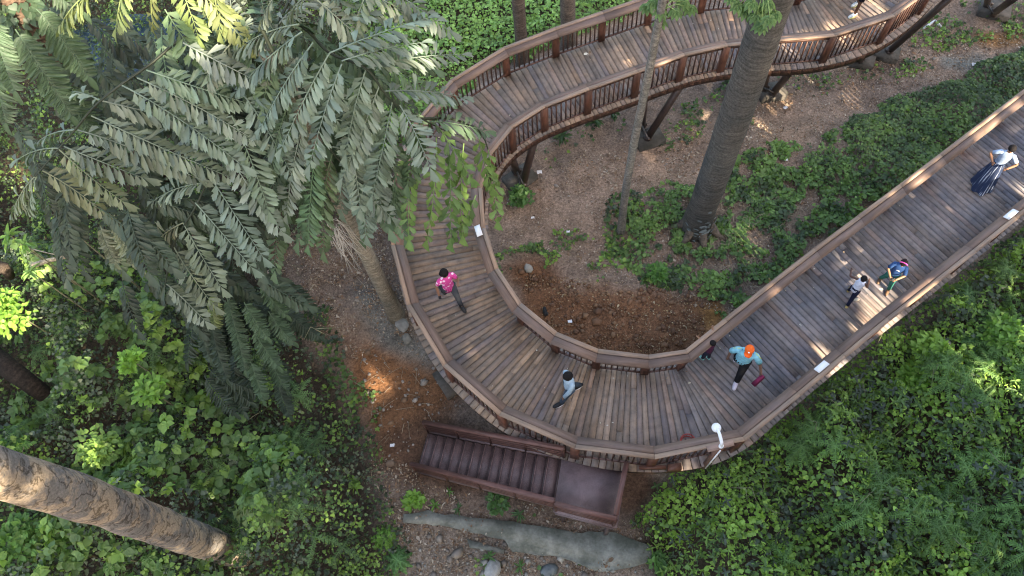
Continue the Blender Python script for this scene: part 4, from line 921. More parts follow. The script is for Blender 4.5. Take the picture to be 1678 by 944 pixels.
plant(95, 900, .3, 1, 'fern', 'small fern at the bottom left', (.1, .2, .05), 'fern', 2.4, 8)
plant(1528, 575, .5, 1, 'bush', 'yellow-green sunlit bush right of the straight deck', (.2, .34, .06), 'shrub', 2.3, 26)
plant(1500, 620, .35, 1, 'bush', 'lime bush just below the sunlit yellow-green one', (.17, .32, .05), 'shrub', 2.0, 14)
plant(1640, 545, .5, 1, 'bush', 'broad lime bush at the right edge', (.15, .28, .05), 'shrub', 2.2, 20)
plant(1585, 480, .32, 1, 'fern', 'ferny shrub hugging the outer deck edge at the right', (.09, .17, .06), 'fern', 2.2, 12)
plant(1650, 440, .34, 1, 'fern', 'pale fern beside the outer deck edge near the right-hand plate', (.12, .2, .06), 'fern', 2.2, 12)
plant(1600, 560, .32, 1, 'fern', 'mid green fern between two lime bushes', (.09, .18, .06), 'fern', 2.0, 12)
plant(1075, 453, .3, .3, 'bush', 'leafy seedling clump at the edge of the bare earth', (.1, .22, .05), n=10)
plant(680, 822, .24, .25, 'bush', 'bright seedling at the left of the kerb', (.16, .3, .05), 'seedling', n=7)
plant(714, 829, .16, .2, 'rosette', 'smaller seedling right of the bright one by the kerb', (.12, .24, .05), 'seedling', n=9)
plant(738, 808, .13, .2, 'rosette', 'tiny seedling against the stair side', (.1, .2, .05), 'seedling', n=8)
plant(752, 835, .16, .2, 'rosette', 'grey-green seedling midway along the kerb', (.08, .15, .06), 'seedling', n=9)
plant(816, 826, .25, .3, 'bush', 'low weed clump under the stair middle', (.08, .16, .05), 'seedling', n=7)
plant(852, 845, .2, .25, 'rosette', 'large-leaved seedling under the landing corner', (.08, .15, .06), 'seedling', n=10)
plant(632, 884, .3, .3, 'fern', 'small bright fern left of the kerb', (.14, .28, .05), 'fern', n=12)
plant(655, 920, .32, .3, 'fern', 'broader fern at the bottom edge left of the kerb', (.09, .19, .06), 'fern', n=9)
plant(803, 914, .18, .2, 'rosette', 'weed below the broken slab', (.1, .2, .06), 'seedling', n=9)
plant(853, 930, .18, .25, 'rosette', 'upright weed between two rocks at the bottom', (.1, .2, .06), 'seedling', n=9)
plant(1077, 925, .2, .3, 'bush', 'small shrub at the right end of the kerb', (.1, .2, .05), 'shrub', n=6)
plant(922, 230, .3, .25, 'rosette', 'strap-leaved plant in the shade below the upper deck, left one', (.07, .13, .06), 'strap_leaved_plant', n=22)
plant(975, 207, .32, .25, 'rosette', 'strap-leaved plant in the shade below the upper deck, middle one', (.08, .15, .06), 'strap_leaved_plant', n=22)
plant(1002, 193, .28, .25, 'rosette', 'strap-leaved plant in the shade below the upper deck, nearest the pad', (.07, .14, .06), 'strap_leaved_plant', n=20)
plant(855, 330, .35, .35, 'bush', 'low bush behind the palm tips inside the bend', (.08, .17, .05), n=10)

def fernfield(poly, dz, n, label, tint, zl):
    Q = np.array([G(a, b, dz)[:2] for a, b in poly]); lo, hi = Q.min(0), Q.max(0); m = MB(); L = Leaves(); c = 0; t_ = 0
    while c < n and t_ < 5000:
        t_ += 1; x, y = random.uniform(lo[0], hi[0]), random.uniform(lo[1], hi[1])
        if float(polydist(x, y, Q)) < 0 or float(fbm(x*.8, y*.8, 91)) < .47: continue
        z = float(ground(x, y))+float(zl(np.array([x]), np.array([y]), np.array([9.]))[0])+.1
        k = random.randint(4, 7); a0 = random.random()*6.28; tn = np.array(tint)*random.uniform(.7, 1.2)
        for i in range(k):
            a = a0+i*6.28/k; l = random.uniform(.3, .6); p = np.array([x, y, z]); e = p+(l*math.cos(a), l*math.sin(a), -l*.3); pinna(L, m, p, e, .2, int(l/.045), .11, .035, tn, NARROW, 65, .15)
        c += 1
    L.into(m); tag(m.build('fern_undergrowth', M['leaf'], kind='stuff'), label)
fernfield([(-20, 380), (240, 420), (500, 640), (560, 900), (-20, 940)], 1.8, 70, 'small ferns scattered through the left bushes', (.09, .16, .055), mound(.5, 2.9, .55, 101))
fernfield([(1300, 720), (1500, 560), (1678, 420), (1678, 944), (1200, 944)], 1.5, 55, 'small ferns scattered through the lower right bank', (.12, .22, .06), mound(.6, 1.6, .7, 111, .5))
# bare vine stems poking out of the bushes
m = MB()
for i in range(90):
    px, py = random.choice([(random.uniform(20, 560), random.uniform(400, 930)), (random.uniform(1200, 1670), random.uniform(560, 930))]); left = px < 700
    p = P(px, py, 2.6 if left else 2.0); zz = float(ground(p[0], p[1]))+float((mound(.5, 2.9, .55, 101) if left else mound(.6, 1.6, .7, 111, .5))(p[:1], p[1:2], np.array([9.]))[0]); p[2] = zz
    a = random.random()*6.28; l = random.uniform(.3, .9); q = p+(l*.5*math.cos(a), l*.5*math.sin(a), random.uniform(.08, .3)); e = p+(l*math.cos(a+.5), l*math.sin(a+.5), random.uniform(-.15, .15)); m.tube([p-(0, 0, .2), q, e], [.009, .007, .004], 5, np.array((.2, .19, .11))*random.uniform(.5, 1.3))
tag(m.build('vine_stems', M['stalk'], kind='stuff'), 'thin bare vine stems above the bushes')

# dry straw mixed into the bank
m = MB(); Q = np.array(GP([(1090, 360), (1180, 330), (1300, 300), (1350, 380), (1250, 480), (1150, 470)])); lo, hi = Q.min(0), Q.max(0); V = []
for i in range(2600):
    x, y = random.uniform(lo[0], hi[0]), random.uniform(lo[1], hi[1])
    if float(polydist(x, y, Q))+random.uniform(-.4, .4) < 0 or float(fbm(x*2, y*2, 77)) < .45: continue
    z = float(ground(x, y)); a = random.random()*6.28; l = random.uniform(.12, .35); h = random.uniform(.02, .16); d = np.array([math.cos(a), math.sin(a), 0]); sd = np.array([-d[1], d[0], 0])*.005; p = np.array([x, y, z+.02+random.random()*.1])
    m.add([p-sd, p+sd, p+d*l*.6+(0, 0, h)+sd, p+d*l*.6+(0, 0, h)-sd, p+d*l+(0, 0, h*.3)], [(0, 1, 2, 3), (3, 2, 4)], np.array((.3, .24, .16))*random.uniform(.5, 1.3))
tag(m.build('dry_straw', M['litter'], kind='stuff'), 'dry straw and stems on the bank beside the thick trunk')

# ------------------------------------------------------------------ litter, clods, twigs
def scatter_litter(name, poly, n, size, pal, label, seed=0, lift=.02, tpl=OVATE, dens=None):
    Q = np.array(GP(poly)); lo, hi = Q.min(0), Q.max(0); x = rng.uniform(lo[0], hi[0], n*3); y = rng.uniform(lo[1], hi[1], n*3)
    k = polydist(x, y, Q)+(fbm(x, y, seed)-.5)*.8 > 0; k &= fbm(x*1.3, y*1.3, seed+3) > .25+rng.random(len(x))*.3
    x, y = x[k][:n], y[k][:n]; n = len(x); pos = np.stack([x, y, ground(x, y)+lift+rng.random(n)*.03], 1)
    L = Leaves(); p_ = np.array(pal); t = p_[rng.integers(0, len(p_), n)]*rng.uniform(.7, 1.3, (n, 1))
    s = size*rng.lognormal(0, .4, n)
    L.add(tpl, pos, rng.normal(size=(n, 3))*(1, 1, .25), rng.normal(0, .45, (n, 3))+(0, 0, 1), s, s*rng.uniform(.3, .7, n), t); m = MB(); L.into(m); tag(m.build(name, M['litter'], kind='stuff'), label)
BR = [(.2, .13, .08), (.28, .2, .13), (.14, .09, .06), (.34, .27, .19), (.24, .14, .08), (.42, .36, .28)]
scatter_litter('leaf_litter', [(790, 330), (1000, 240), (1250, 160), (1500, 60), (1678, 20), (1678, 120), (1450, 170), (1400, 260), (1480, 310), (1200, 530), (1120, 490), (900, 430), (820, 410)], 17000, .048, BR, 'dry leaves scattered over the path and bank', 5)
scatter_litter('leaf_litter', [(440, 390), (640, 360), (650, 450), (700, 570), (760, 650), (640, 560), (580, 600), (520, 560), (500, 540), (450, 440)], 6500, .05, BR, 'dry leaves on the soil left of the bend', 6)
scatter_litter('leaf_litter', [(590, 700), (660, 760), (700, 800), (1080, 860), (1100, 960), (640, 960)], 6500, .05, BR, 'dry leaves around the kerb', 7)
scatter_litter('leaf_litter', [(840, 440), (1000, 470), (1180, 490), (1150, 560), (1000, 600), (880, 530)], 1500, .035, [(.3, .2, .1), (.22, .12, .06), (.4, .32, .2)], 'small chips on the bare earth', 8)
scatter_litter('leaf_litter', [(-200, 300), (440, 400), (600, 740), (640, 960), (-200, 960)], 2200, .07, [(.1, .07, .045), (.14, .1, .06)], 'dead leaves under the left bushes', 9)
def clods(poly, n, r, pal, label, seed):
    Q = np.array(GP(poly)); lo, hi = Q.min(0), Q.max(0); m = MB(); c = 0
    ico = np.array([(0, 0, 1), (.9, 0, .4), (.28, .85, .45), (-.72, .53, .4), (-.72, -.53, .45), (.28, -.85, .4), (0, 0, -.6)], float)
    fc = [(0, 1, 2), (0, 2, 3), (0, 3, 4), (0, 4, 5), (0, 5, 1), (1, 6, 2), (2, 6, 3), (3, 6, 4), (4, 6, 5), (5, 6, 1)]
    while c < n:
        x = random.uniform(lo[0], hi[0]); y = random.uniform(lo[1], hi[1])
        if float(polydist(x, y, Q)) + (float(fbm(x*2, y*2, seed))-.5)*.8 < 0: c += .2; continue
        s = r*math.exp(random.gauss(0, .5)); a = random.uniform(0, 6.28); rot = np.array([[math.cos(a), -math.sin(a), 0], [math.sin(a), math.cos(a), 0], [0, 0, 1]])
        V = ico*(1+rng.uniform(-.3, .3, (7, 1)))*(s, s*.8, s*.6) @ rot.T + (x, y, float(ground(x, y))+s*.15); m.add(V, fc, np.array(random.choice(pal))*random.uniform(.8, 1.2)); c += 1
    tag(m.build('soil_clods', M['litter'], kind='stuff'), label)
clods([(840, 440), (880, 430), (1000, 470), (1180, 490), (1150, 560), (1000, 600), (880, 530)], 1500, .035, [(.17, .09, .05), (.22, .125, .07), (.14, .075, .045)], 'clods of turned earth inside the bend', 3)
def topping(n, lift):
    Q = np.array(GP([(670, 838), (940, 868), (1069, 895), (1060, 920), (990, 938), (830, 903), (690, 862)], lift)); lo, hi = Q.min(0), Q.max(0); x = rng.uniform(lo[0], hi[0], n*3); y = rng.uniform(lo[1], hi[1], n*3)
    k = (inpoly(x, y, Q)) & (fbm(x*1.5, y*1.5, 4) > .52); x, y = x[k][:n], y[k][:n]; n = len(x); pos = np.stack([x, y, np.full(n, KZ+.012)], 1); L = Leaves(); s_ = .04*rng.lognormal(0, .5, n)
    L.add(OVATE, pos, rng.normal(size=(n, 3))*(1, 1, .1), rng.normal(0, .2, (n, 3))+(0, 0, 1), s_, s_*.6, np.array(BR)[rng.integers(0, 6, n)]*.9); m = MB(); L.into(m); tag(m.build('leaf_litter', M['litter'], kind='stuff'), 'dry leaves blown onto the concrete kerb')
topping(420, .18)
clods([(580, 560), (700, 600), (760, 660), (700, 700), (640, 760), (590, 680)], 260, .03, [(.2, .12, .07), (.3, .26, .22)], 'small stones on the soil left of the bend', 4)
clods([(800, 330), (1000, 250), (1500, 60), (1678, 60), (1450, 150), (1060, 330), (850, 420)], 500, .025, [(.28, .24, .2), (.2, .14, .1)], 'small stones along the earth path', 5)
clods([(680, 870), (1070, 930), (1080, 960), (660, 960)], 260, .05, [(.3, .28, .24), (.2, .17, .14)], 'broken stones below the kerb', 6)
m = MB()
for i in range(260):
    px, py = random.choice([(random.uniform(450, 650), random.uniform(390, 560)), (random.uniform(1080, 1350), random.uniform(240, 460)), (random.uniform(820, 1200), random.uniform(250, 400)), (random.uniform(640, 1080), random.uniform(860, 944)), (random.uniform(560, 700), random.uniform(560, 720))])
    a = G(px, py, .03); th = random.random()*6.28; l = random.uniform(.1, .5); e = a+(l*math.cos(th), l*math.sin(th), 0); e[2] = float(ground(e[0], e[1]))+.03
    m.tube([a, (a+e)/2+(0, 0, .02), e], .006, 4, np.array((.3, .24, .17))*random.uniform(.6, 1.4))
tag(m.build('twigs', M['stalk'], kind='stuff'), 'dry twigs lying on the soil')

n_ = 260; x, y = [], []
for i in range(n_):
    c_, q_ = st(random.uniform(3, SL-3)); o_ = random.choice([random.uniform(-1.0, 1.0), random.uniform(.8, 1.05), random.uniform(-1.05, -.8)]); x.append(c_[0]+q_[0]*o_); y.append(c_[1]+q_[1]*o_)
L = Leaves(); s_ = .035*rng.lognormal(0, .5, n_)
L.add(OVATE, np.stack([x, y, np.full(n_, 3.008)], 1), rng.normal(size=(n_, 3))*(1, 1, .05), rng.normal(0, .2, (n_, 3))+(0, 0, 1), s_, s_*.55, np.array([(.5, .44, .33), (.3, .22, .14), (.6, .58, .5), (.2, .13, .08)])[rng.integers(0, 4, n_)])
m = MB(); L.into(m); tag(m.build('leaf_litter', M['litter'], kind='stuff'), 'small dry leaves lying on the deck boards')

# ------------------------------------------------------------------ people
def skin_mesh(name, verts, edges, rad, mt, parent, levels=2):
    me = bpy.data.meshes.new(name+'_s'); me.from_pydata([tuple(v) for v in verts], edges, [])
    o = bpy.data.objects.new('tmp_'+name, me); COL.objects.link(o); sk = o.modifiers.new('s', 'SKIN')
    for i, r in enumerate(rad):
        me.skin_vertices[0].data[i].radius = (r if isinstance(r, tuple) else (r, r)); me.skin_vertices[0].data[i].use_root = (i == 0)
    ss = o.modifiers.new('u', 'SUBSURF'); ss.levels = levels; ss.render_levels = levels
    dg = bpy.context.evaluated_depsgraph_get(); ev = o.evaluated_get(dg); m2 = ev.to_mesh()
    V = np.array([v.co[:] for v in m2.vertices]); F = [tuple(p.vertices) for p in m2.polygons]; ev.to_mesh_clear()
    bpy.data.objects.remove(o); return V, F
def loft(rings, n=14, cap=True, folds=0, seed=0):
    """rings: (centre, side vector*rx, front vector*ry)"""
    V = []; UV = []
    for i, (c, sx, fy) in enumerate(rings):
        for k in range(n):
            a = 2*math.pi*k/n; f = 1+folds*(i/(len(rings)-1))*math.sin(k*2*math.pi/n*7+seed)*(1 if folds else 0)
            V.append(np.asarray(c)+(np.asarray(sx)*math.cos(a)+np.asarray(fy)*math.sin(a))*f); UV.append((k/n*8, i*.5))
    m = len(rings); F = [(i*n+k, i*n+(k+1) % n, (i+1)*n+(k+1) % n, (i+1)*n+k) for i in range(m-1) for k in range(n)]
    if cap: F += [tuple(range(n))[::-1], tuple(range((m-1)*n, m*n))]
    return np.array(V), F, UV
def person(foot, face, H, label, skin=(.16, .085, .055), top=None, bottom=None, shoe=(.02, .02, .02), hair='short', legs=((20, 5), (-20, 25)), arms=None, lean=0, skirt=None, sleeve=.5, shorts=False, topmat='cloth', hairc=(.012, .01, .01), shirtlen=.47, headyaw=0, bulk=1.0, spread=.055, headdown=0):
    foot = np.array(foot, float); th = math.atan2(face[1], face[0])-math.pi/2; Rz = np.array([[math.cos(th), -math.sin(th), 0], [math.sin(th), math.cos(th), 0], [0, 0, 1]])
    pr = thing('person', foot, label, 'person', 'people on the walkway')
    J = {}; dz = 0
    hipz = .515
    J['pel'] = np.array([0, 0, .53]); 
    for sd, nm, (a, kb) in ((-1, 'L', legs[0]), (1, 'R', legs[1])):
        h = np.array([sd*.052, 0, hipz]); a = R_(a); kb = R_(kb); out = sd*(spread-.052)
        k = h+np.array([out, math.sin(a), -math.cos(a)])*(.235,.235,.235); an = k+np.array([out*.5, math.sin(a-kb)*.225, -math.cos(a-kb)*.225]); J['hip'+nm] = h; J['knee'+nm] = k; J['ank'+nm] = an
    dz = .045-min(J['ankL'][2], J['ankR'][2])
    for k in J: J[k] = J[k]+(0, 0, dz)
    for nm in 'LR':
        an = J['ank'+nm]; lift = max(0, an[2]-.06); J['ball'+nm] = an+(0, .075, -.028-lift*.4); J['toe'+nm] = an+(0, .115, -.03-lift*.5); J['heel'+nm] = an+(0, -.03, -.025)
    ln = R_(lean); up = np.array([0, math.sin(ln), math.cos(ln)]); P0 = J['pel']
    sp = lambda h: P0+up*h
    J['spine'] = sp(.1); J['chest'] = sp(.21); J['nb'] = sp(.295); J['neck'] = sp(.33)
    hd = R_(lean+headdown); hu = np.array([0, math.sin(hd), math.cos(hd)]); J['head'] = J['neck']+hu*.07; J['htop'] = J['neck']+hu*.115
    for sd, nm in ((-1, 'L'), (1, 'R')): J['sh'+nm] = sp(.275)+(sd*.098*bulk, 0, 0)
    arms = arms or (((-.03, -.05, -.17), (-.02, .08, -.14)), ((.03, .05, -.17), (.02, .1, -.12)))
    for nm, (e, w_) in zip('LR', arms):
        J['el'+nm] = J['sh'+nm]+norm(e)*.165; J['wr'+nm] = J['el'+nm]+norm(w_)*.145; J['pa'+nm] = J['wr'+nm]+norm(w_)*.035
    names = ['pel', 'spine', 'chest', 'nb', 'neck', 'head', 'htop', 'shL', 'elL', 'wrL', 'paL', 'shR', 'elR', 'wrR', 'paR', 'hipL', 'kneeL', 'ankL', 'ballL', 'toeL', 'hipR', 'kneeR', 'ankR', 'ballR', 'toeR']
    ed = [(0, 1), (1, 2), (2, 3), (3, 4), (4, 5), (5, 6), (3, 7), (7, 8), (8, 9), (9, 10), (3, 11), (11, 12), (12, 13), (13, 14), (0, 15), (15, 16), (16, 17), (17, 18), (18, 19), (0, 20), (20, 21), (21, 22), (22, 23), (23, 24)]
    rd = [(.075, .055), (.07, .052), (.08, .056), (.045, .036), .028, (.046, .052), (.036, .04), .027, .025, .019, (.02, .014), .027, .025, .019, (.02, .014), .055, .034, .022, .024, .016, .055, .034, .022, .024, .016]
    tf = lambda q: (np.asarray(q) @ Rz.T)*H+foot
    V, Fc = skin_mesh('body', [J[n_]*H for n_ in names], ed, [tuple(np.array(r)*H) if isinstance(r, tuple) else r*H for r in rd], None, None)
    m = MB(); m.add((V @ Rz.T)+foot, Fc, skin)
    fw = np.cross(hu, (1, 0, 0)); fw = norm(fw)*(1 if fw[1] > 0 else -1); hc = J['head']; 
    m.ball(tf(hc+fw*.052+hu*-.008), np.array([.010, .013, .016])*H, 8, 6, skin, Rz)                                   # nose
    for sd in (-1, 1): m.ball(tf(hc+(sd*.048, 0, 0)), np.array([.008, .014, .02])*H, 8, 6, skin, Rz)                     # ears
    m.ball(tf(hc+fw*.047-hu*.03), np.array([.018, .007, .006])*H, 8, 5, (.2, .06, .05), Rz)                             # mouth
    for nm, sd in (('L', -1), ('R', 1)):                                                                                 # fingers and thumb
        w0 = J['pa'+nm]; d = norm(J['pa'+nm]-J['wr'+nm]); sx = norm(np.cross(d, (0, 0, 1.)) if abs(d[2]) < .95 else np.array([0, 1., 0])); cz = np.cross(sx, d)
        for i, (o, l) in enumerate(((-.012, .038), (-.004, .044), (.004, .041), (.012, .032))):
            a = w0+sx*o; b = a+d*l*.55+cz*-.003; c = b+d*l*.4+cz*-.014; m.tube([tf(a), tf(b), tf(c)], np.array([.0055, .005, .004])*H, 6, skin)
        a = J['wr'+nm]+d*.015+sx*.014*-sd; b = a+sx*.018*-sd+d*.02; c = b+d*.018; m.tube([tf(a), tf(b), tf(c)], np.array([.0065, .006, .0045])*H, 6, skin)
    m.build('body', M['skin'], pr, True)
    e_ = MB()
    for sd in (-1, 1): e_.ball(tf(hc+fw*.046+(sd*.02, 0, 0)+hu*.008), .007*H, 8, 6, (.03, .02, .02))
    e_.build('eyes', M['plain'], pr, True)
    if hair:
        hk = .86 if hair == 'cap' else 1; hm = MB(); hm.ball(tf(hc+hu*.018*(hk if hk == 1 else .2)-fw*.008), np.array([.062, .068, .064])*H*hk, 18, 12, hairc, Rz, .03, -.35)
        if hair in ('bun', 'long'): hm.ball(tf(hc-fw*.06+hu*-.01), np.array([.036, .034, .04])*H, 12, 8, hairc, Rz, .05)
        if hair == 'bob': hm.ball(tf(hc-fw*.03-hu*.02), np.array([.068, .052, .062])*H, 14, 10, hairc, Rz, .08)
        hm.build('hair', M['hair'], pr, True)
    X = np.array([1., 0, 0]); Y = np.array([0, 1., 0])
    def put(name, parts, col, mt='cloth'):
        mm = MB()
        for V, F, UV in parts: mm.add(tf(V), F, col, UV)
        return mm.build(name, M[mt], pr, True)
    def limb(pts, rr, n=12): 
        mm = MB(); mm.tube(pts, rr, n); return mm.v[0], mm.f, mm.uv[0]
    b_ = bulk
    if top is not None:
        hem = P0+up*(shirtlen-.53)
        pa_ = [loft([(hem, X*.094*b_, Y*.07*b_), (sp(-.0), X*.09*b_, Y*.068*b_), (sp(.08), X*.083*b_, Y*.062*b_), (sp(.17), X*.092*b_, Y*.066*b_), (sp(.24), X*.104*b_, Y*.064*b_), (sp(.288), X*.1*b_, Y*.055*b_), (sp(.316), X*.06, Y*.046), (sp(.328), X*.036, Y*.036)], 18)]
        for nm in 'LR':
            s_ = J['sh'+nm]; e2 = J['el'+nm]; w2 = J['wr'+nm]
            if sleeve <= 1: en = s_+(e2-s_)*sleeve*1.5 if sleeve*1.5 <= 1 else e2
            pl2 = [sp(.272)+np.array([(1 if nm == 'R' else -1)*.06*b_, 0, 0]), s_+(e2-s_)*.06+(0, 0, .002), s_+(e2-s_)*.35] + ([s_+(e2-s_)*min(sleeve*1.5, 1)] if sleeve < 1 else [e2, w2-(w2-e2)*.05])
            rr = [.04, .038, .036, .034] if sleeve < 1 else [.04, .037, .034, .03, .025]
            if sleeve > 0.05: pa_.append(limb(pl2, np.array(rr)*b_, 12))
        put('shirt', pa_, top, topmat)
    if bottom is not None:
        pp = [loft([(J['pel']+(0, 0, -.055), X*.09*b_, Y*.066*b_), (J['pel']+(0, 0, 0), X*.092*b_, Y*.068*b_), (J['pel']+(0, 0, .06), X*.08*b_, Y*.06*b_)], 16)]
        for nm in 'LR':
            h_, k2, a2 = J['hip'+nm], J['knee'+nm], J['ank'+nm]
            if shorts: pp.append(limb([h_, (h_+k2)/2, k2+(h_-k2)*.15], [.06, .056, .052]))
            else: pp.append(limb([h_, (h_+k2)/2, k2, (k2+a2)/2, a2+(k2-a2)*.06], np.array([.062, .054, .043, .037, .034])*b_))
        put('trousers' if not shorts else 'shorts', pp, bottom)
    if skirt:
        put('skirt', [loft([(sp(.05), X*.082, Y*.062), (sp(-.03), X*.11, Y*.1), ((0, .02, .35), X*.13, Y*.14), ((0, .06, .2), X*.16, Y*.2), ((0, .10, .03), X*.185, Y*.25)], 56, False, .1, 1)], (1, 1, 1), 'stripes')
    for nm in 'LR':
        a2, bb_, t_, hl = J['ank'+nm], J['ball'+nm], J['toe'+nm], J['heel'+nm]
        sm = MB(); V, F, UV = limb([hl-(0, .012, 0), a2+(0, .01, -.014), bb_+(0, 0, .003), t_, t_+(0, .014, -.002)], [.02, .03, .031, .024, .01], 12); sm.add(tf(V), F, shoe[0] if isinstance(shoe, list) else shoe)
        if isinstance(shoe, list):
            s0_ = (hl+t_)/2-(0, 0, .02); sm.ball(tf(s0_), np.array([.034, .086, .012])*H, 14, 6, shoe[1], Rz)
        sm.build('shoe', M['plain'], pr, True)
    return pr, J, tf, Rz, hu, fw
def pf(px, py): return P(px, py, ZD+.002)
pr, J, tf, Rz, hu, fw = person(pf(741, 490), (.42, -.9), 1.68, 'woman in pink floral top and grey trousers, hand to her face', top=(1, 1, 1), topmat='floral', bottom=(.05, .055, .065), hair='bob', legs=((26, 4), (-14, 34)),
    arms=(((-.05, .05, -.14), (.05, .12, .12)), ((.07, -.02, -.16), (.02, .07, -.14))), sleeve=.42, skin=(.24, .125, .08), shirtlen=.44)
ph = MB(); c = tf(J['paR']+(0, .01, -.02)); ph.bar(c-(0, 0, .07), c+(0, 0, .07), .012, .065, up=(1, 0, 0), c=(.02, .02, .025)); tag(ph.build('phone', M['plain']), 'dark phone in the lowered hand of the woman in pink', 'phone')
person(pf(932, 649), (-.92, -.3), 1.72, 'man in light grey-blue long-sleeved shirt striding left across the deck', top=(.34, .44, .52), bottom=(.055, .075, .1), sleeve=1.5, legs=((19, 3), (-18, 16)), shoe=[(.015, .015, .018), (.75, .75, .75)], hair='short',
       arms=(((-.02, .05, -.17), (0, .08, -.13)), ((.02, -.06, -.17), (0, .02, -.15))), lean=2, headdown=12)
pr, J, tf, Rz, hu, fw = person(pf(1206, 606), (-.5, -.86), 1.68, 'stout man in light blue polo shirt and orange cap, carrying a maroon bag', top=(.22, .50, .60), bottom=(.012, .012, .014), hair='cap', legs=((24, 3), (-16, 26)), sleeve=.6, bulk=1.22,
    shoe=[(.55, .5, .56), (.65, .62, .65)], arms=(((-.09, .02, -.15), (-.07, .07, -.13)), ((.08, -.01, -.16), (.0, .05, -.15))), skin=(.15, .08, .055), lean=4)
cp_ = MB(); hc = J['head']; cp_.ball(tf(hc+hu*.024), np.array([.062, .07, .058])*1.68, 20, 12, (.85, .14, .025), Rz, 0, .05)
V, F, UV = loft([(hc+hu*.03+fw*.045, np.array([.052, 0, 0]), hu*.007), (hc+hu*.024+fw*.08, np.array([.05, 0, 0]), hu*.005), (hc+hu*.016+fw*.112, np.array([.028, 0, 0]), hu*.004)], 12); cp_.add(tf(V), F, (.8, .12, .02))
co_ = cp_.build('cap', M['cloth'], pr, True)
lg = MB(); lg.ball(tf(hc+hu*.055+fw*.05), np.array([.014, .014, .012])*1.68, 10, 6, (.85, .85, .85)); lg.build('emblem', M['plain'], co_, True)
ar = MB()
for sd in (-1, 1):
    a = J['sh'+('L' if sd < 0 else 'R')]; e = J['el'+('L' if sd < 0 else 'R')]; d = norm(e-a); ar.bar(tf(a-d*.03+(sd*-.01, .0, .055)), tf(a+d*.06+(sd*.04, 0, .035)), .012, .012, c=(.7, .72, .1))
ar.build('shoulder_piping', M['cloth'], pr)
bg_ = MB(); c = tf(J['paL']+(-.02, .01, -.035))
dirb = norm(np.array([-.75, -.5, 0])); sdb = np.array([-dirb[1], dirb[0], 0])
q0 = c-(0, 0, .04); 
V = [q0-sdb*.03-dirb*.05, q0-sdb*.03+dirb*.05, q0+sdb*.03+dirb*.05, q0+sdb*.03-dirb*.05]; q1 = q0-(0, 0, .32); W2 = [q1-sdb*.06-dirb*.17, q1-sdb*.06+dirb*.17, q1+sdb*.06+dirb*.17, q1+sdb*.06-dirb*.17]
bg_.hexa(W2+V, (.22, .03, .085)); bg_.tube([q0-dirb*.04, c+(0, 0, .02), q0+dirb*.04], .009, 6, (.16, .02, .06)); tag(bg_.build('bag', M['cloth']), 'maroon cloth bag hanging from the hand of the man in the orange cap', 'bag')
person(pf(1155, 587), (-.5, .87), 1.12, 'small child in purple shirt holding the inner handrail', top=(.075, .02, .05), bottom=(.02, .02, .035), shoe=(.25, .55, .5), legs=((3, 0), (-4, 4)), sleeve=.5, arms=(((-.03, .12, .1), (-.04, .13, .1)), ((.03, .12, .1), (.06, .1, .12))), skin=(.28, .15, .09))
person(pf(1389, 489), (.6, .55), 1.18, 'child in white sleeveless shirt and dark trousers, one elbow out', top=(.62, .62, .7), bottom=(.012, .015, .035), shoe=(.45, .33, .12), legs=((22, 5), (-16, 20)), sleeve=.0, spread=.09, arms=(((-.13, .03, -.09), (-.03, .08, -.01)), ((.05, .05, -.13), (-.03, .1, .0))), skin=(.1, .05, .035), lean=6)
fs = MB(); cc_ = pf(1403, 492)
fs.ball(cc_+(0, 0, .03), (.08, .04, .03), 10, 6, (.5, .45, .35)); tag(fs.build('slipper', M['plain'], None, True), 'loose pale slipper lying on the deck beside the child in white', 'shoe')
pr, J, tf, Rz, hu, fw = person(pf(1448, 467), (-.62, -.78), 1.36, 'girl in dark blue T-shirt and green trousers with a pink headband, hands together', top=(.03, .075, .2), bottom=(.03, .15, .12), shoe=(.16, .09, .05), legs=((10, 4), (-6, 8)), sleeve=.55, spread=.12, hair='bun',
    arms=(((-.05, .06, -.15), (.1, .13, -.03)), ((.05, .06, -.15), (-.1, .13, -.03))), skin=(.33, .18, .1), hairc=(.02, .012, .012), headdown=15)
hb = MB(); hc = J['head']; pts = [hc+hu*(.02+.06*math.sin(a))*1.0+np.array([.062*math.cos(a), 0, 0])+fw*.012 for a in np.linspace(.1, math.pi-.1, 14)]; hb.tube([tf(q) for q in pts], .013, 7, (.9, .12, .45)); hb.build('headband', M['cloth'], pr, True)
tx = MB(); 
for k, wd2 in enumerate((.05, .065, .04)):
    c = J['chest']+fw*.066*1.0+hu*(.02-.022*k)+(0, .002, 0); tx.bar(tf(c-(wd2/2, 0, 0)), tf(c+(wd2/2, 0, 0)), .006, .012, c=(.75, .8, .85))
tx.build('shirt_print', M['plain'], pr)
cm = MB(); c = tf((J['paL']+J['paR'])/2+(0, .015, .01)); cm.ball(c, (.05, .035, .03), 10, 6, (.03, .03, .03)); tag(cm.build('camera_pouch', M['plain'], None, True), 'small dark pouch held in both hands by the girl in the blue T-shirt', 'pouch')
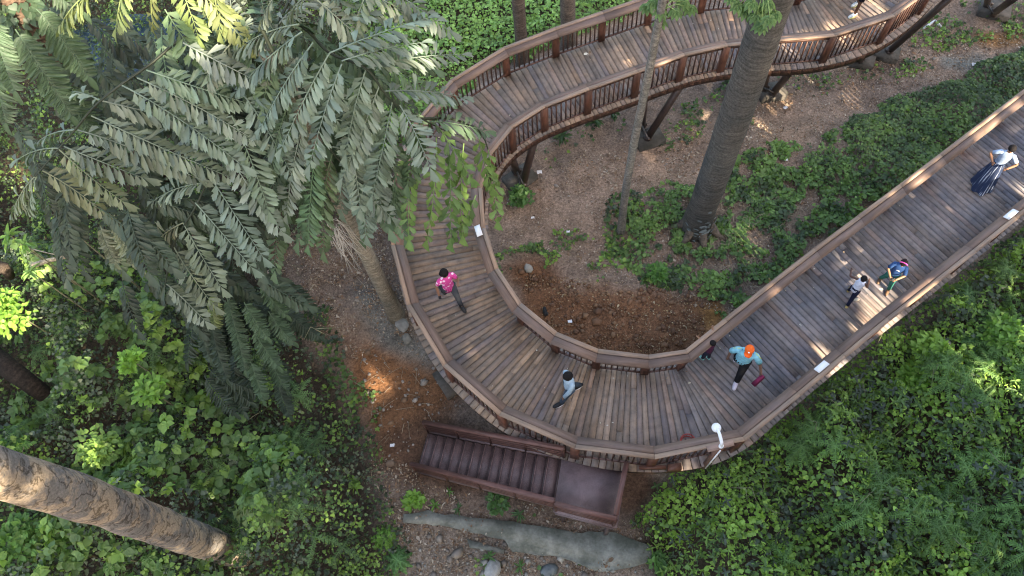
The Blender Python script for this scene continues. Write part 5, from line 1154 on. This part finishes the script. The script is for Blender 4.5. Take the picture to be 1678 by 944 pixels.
person(pf(1612, 295), (-.6, -.75), 1.5, 'woman in pale blue blouse and long flared navy skirt near the right edge', top=(.30, .38, .52), skirt=True, hair='bun', legs=((4, 2), (-4, 4)), sleeve=.5, shirtlen=.52, arms=(((-.12, .04, -.1), (.1, .1, -.06)), ((.12, .02, -.1), (-.1, .12, -.05))), skin=(.3, .15, .085), shoe=(.3, .2, .12))
person(pf(1401, 17), (-.95, -.35), 1.7, 'person cut off by the top edge, bare legs in white and yellow shoes', top=(.1, .1, .12), bottom=(.012, .014, .03), shorts=True, legs=((12, 3), (-10, 8)), shoe=[(.6, .65, .65), (.75, .8, .2)], spread=.1, skin=(.12, .06, .04))

# ------------------------------------------------------------------ unseen trees added beyond the frame to block and pattern the sun
HD = np.array([SUN[0], SUN[1], 0]); HD = HD/np.linalg.norm(HD); SD = np.array([-HD[1], HD[0], 0])
mid = np.array([2.0, 8.0, 0])
kinds = ['broad dark shade tree outside the frame towards the sun, first from the left', 'broad shade tree outside the frame towards the sun, second from the left', 'middle shade tree outside the frame towards the sun', 'shade tree outside the frame towards the sun, second from the right',
         'broad shade tree outside the frame towards the sun, last on the right']
for i, off in enumerate((-18, -9, 0, 9, 18)):
    b = mid+HD*24+SD*off; b[2] = float(ground(b[0], b[1])); tr = thing('added_shade_tree', b, kinds[i], 'tree', 'shade trees beyond the frame'); m = MB()
    m.tube([b-(0, 0, .3), b+(0.2, 0, 9), b+(.3, .2, 18), b+(.2, .3, 27)], [.6, .45, .3, .1], 16, (.16, .14, .12), True, .06, i); m.build('trunk', M['bark'], tr, True)
    k = 11000; pos = b + np.stack([rng.normal(0, 1.3, k), rng.normal(0, 1.3, k), rng.uniform(3.0, 31, k)], 1) + SD*rng.uniform(-5.6, 5.6, (k, 1))
    pos = pos[~in_gap(pos)]; k = len(pos); L = Leaves(); t = np.array(GREEN)[rng.integers(0, 4, k)]*rng.uniform(.7, 1.2, (k, 1))
    L.add(OVATE, pos, rng.normal(size=(k, 3)), SUN+rng.normal(0, .5, (k, 3)), .62*rng.uniform(.7, 1.2, k), .6*rng.uniform(.7, 1.2, k), t); m = MB(); L.into(m); m.build('crown', M['leaf'], tr)
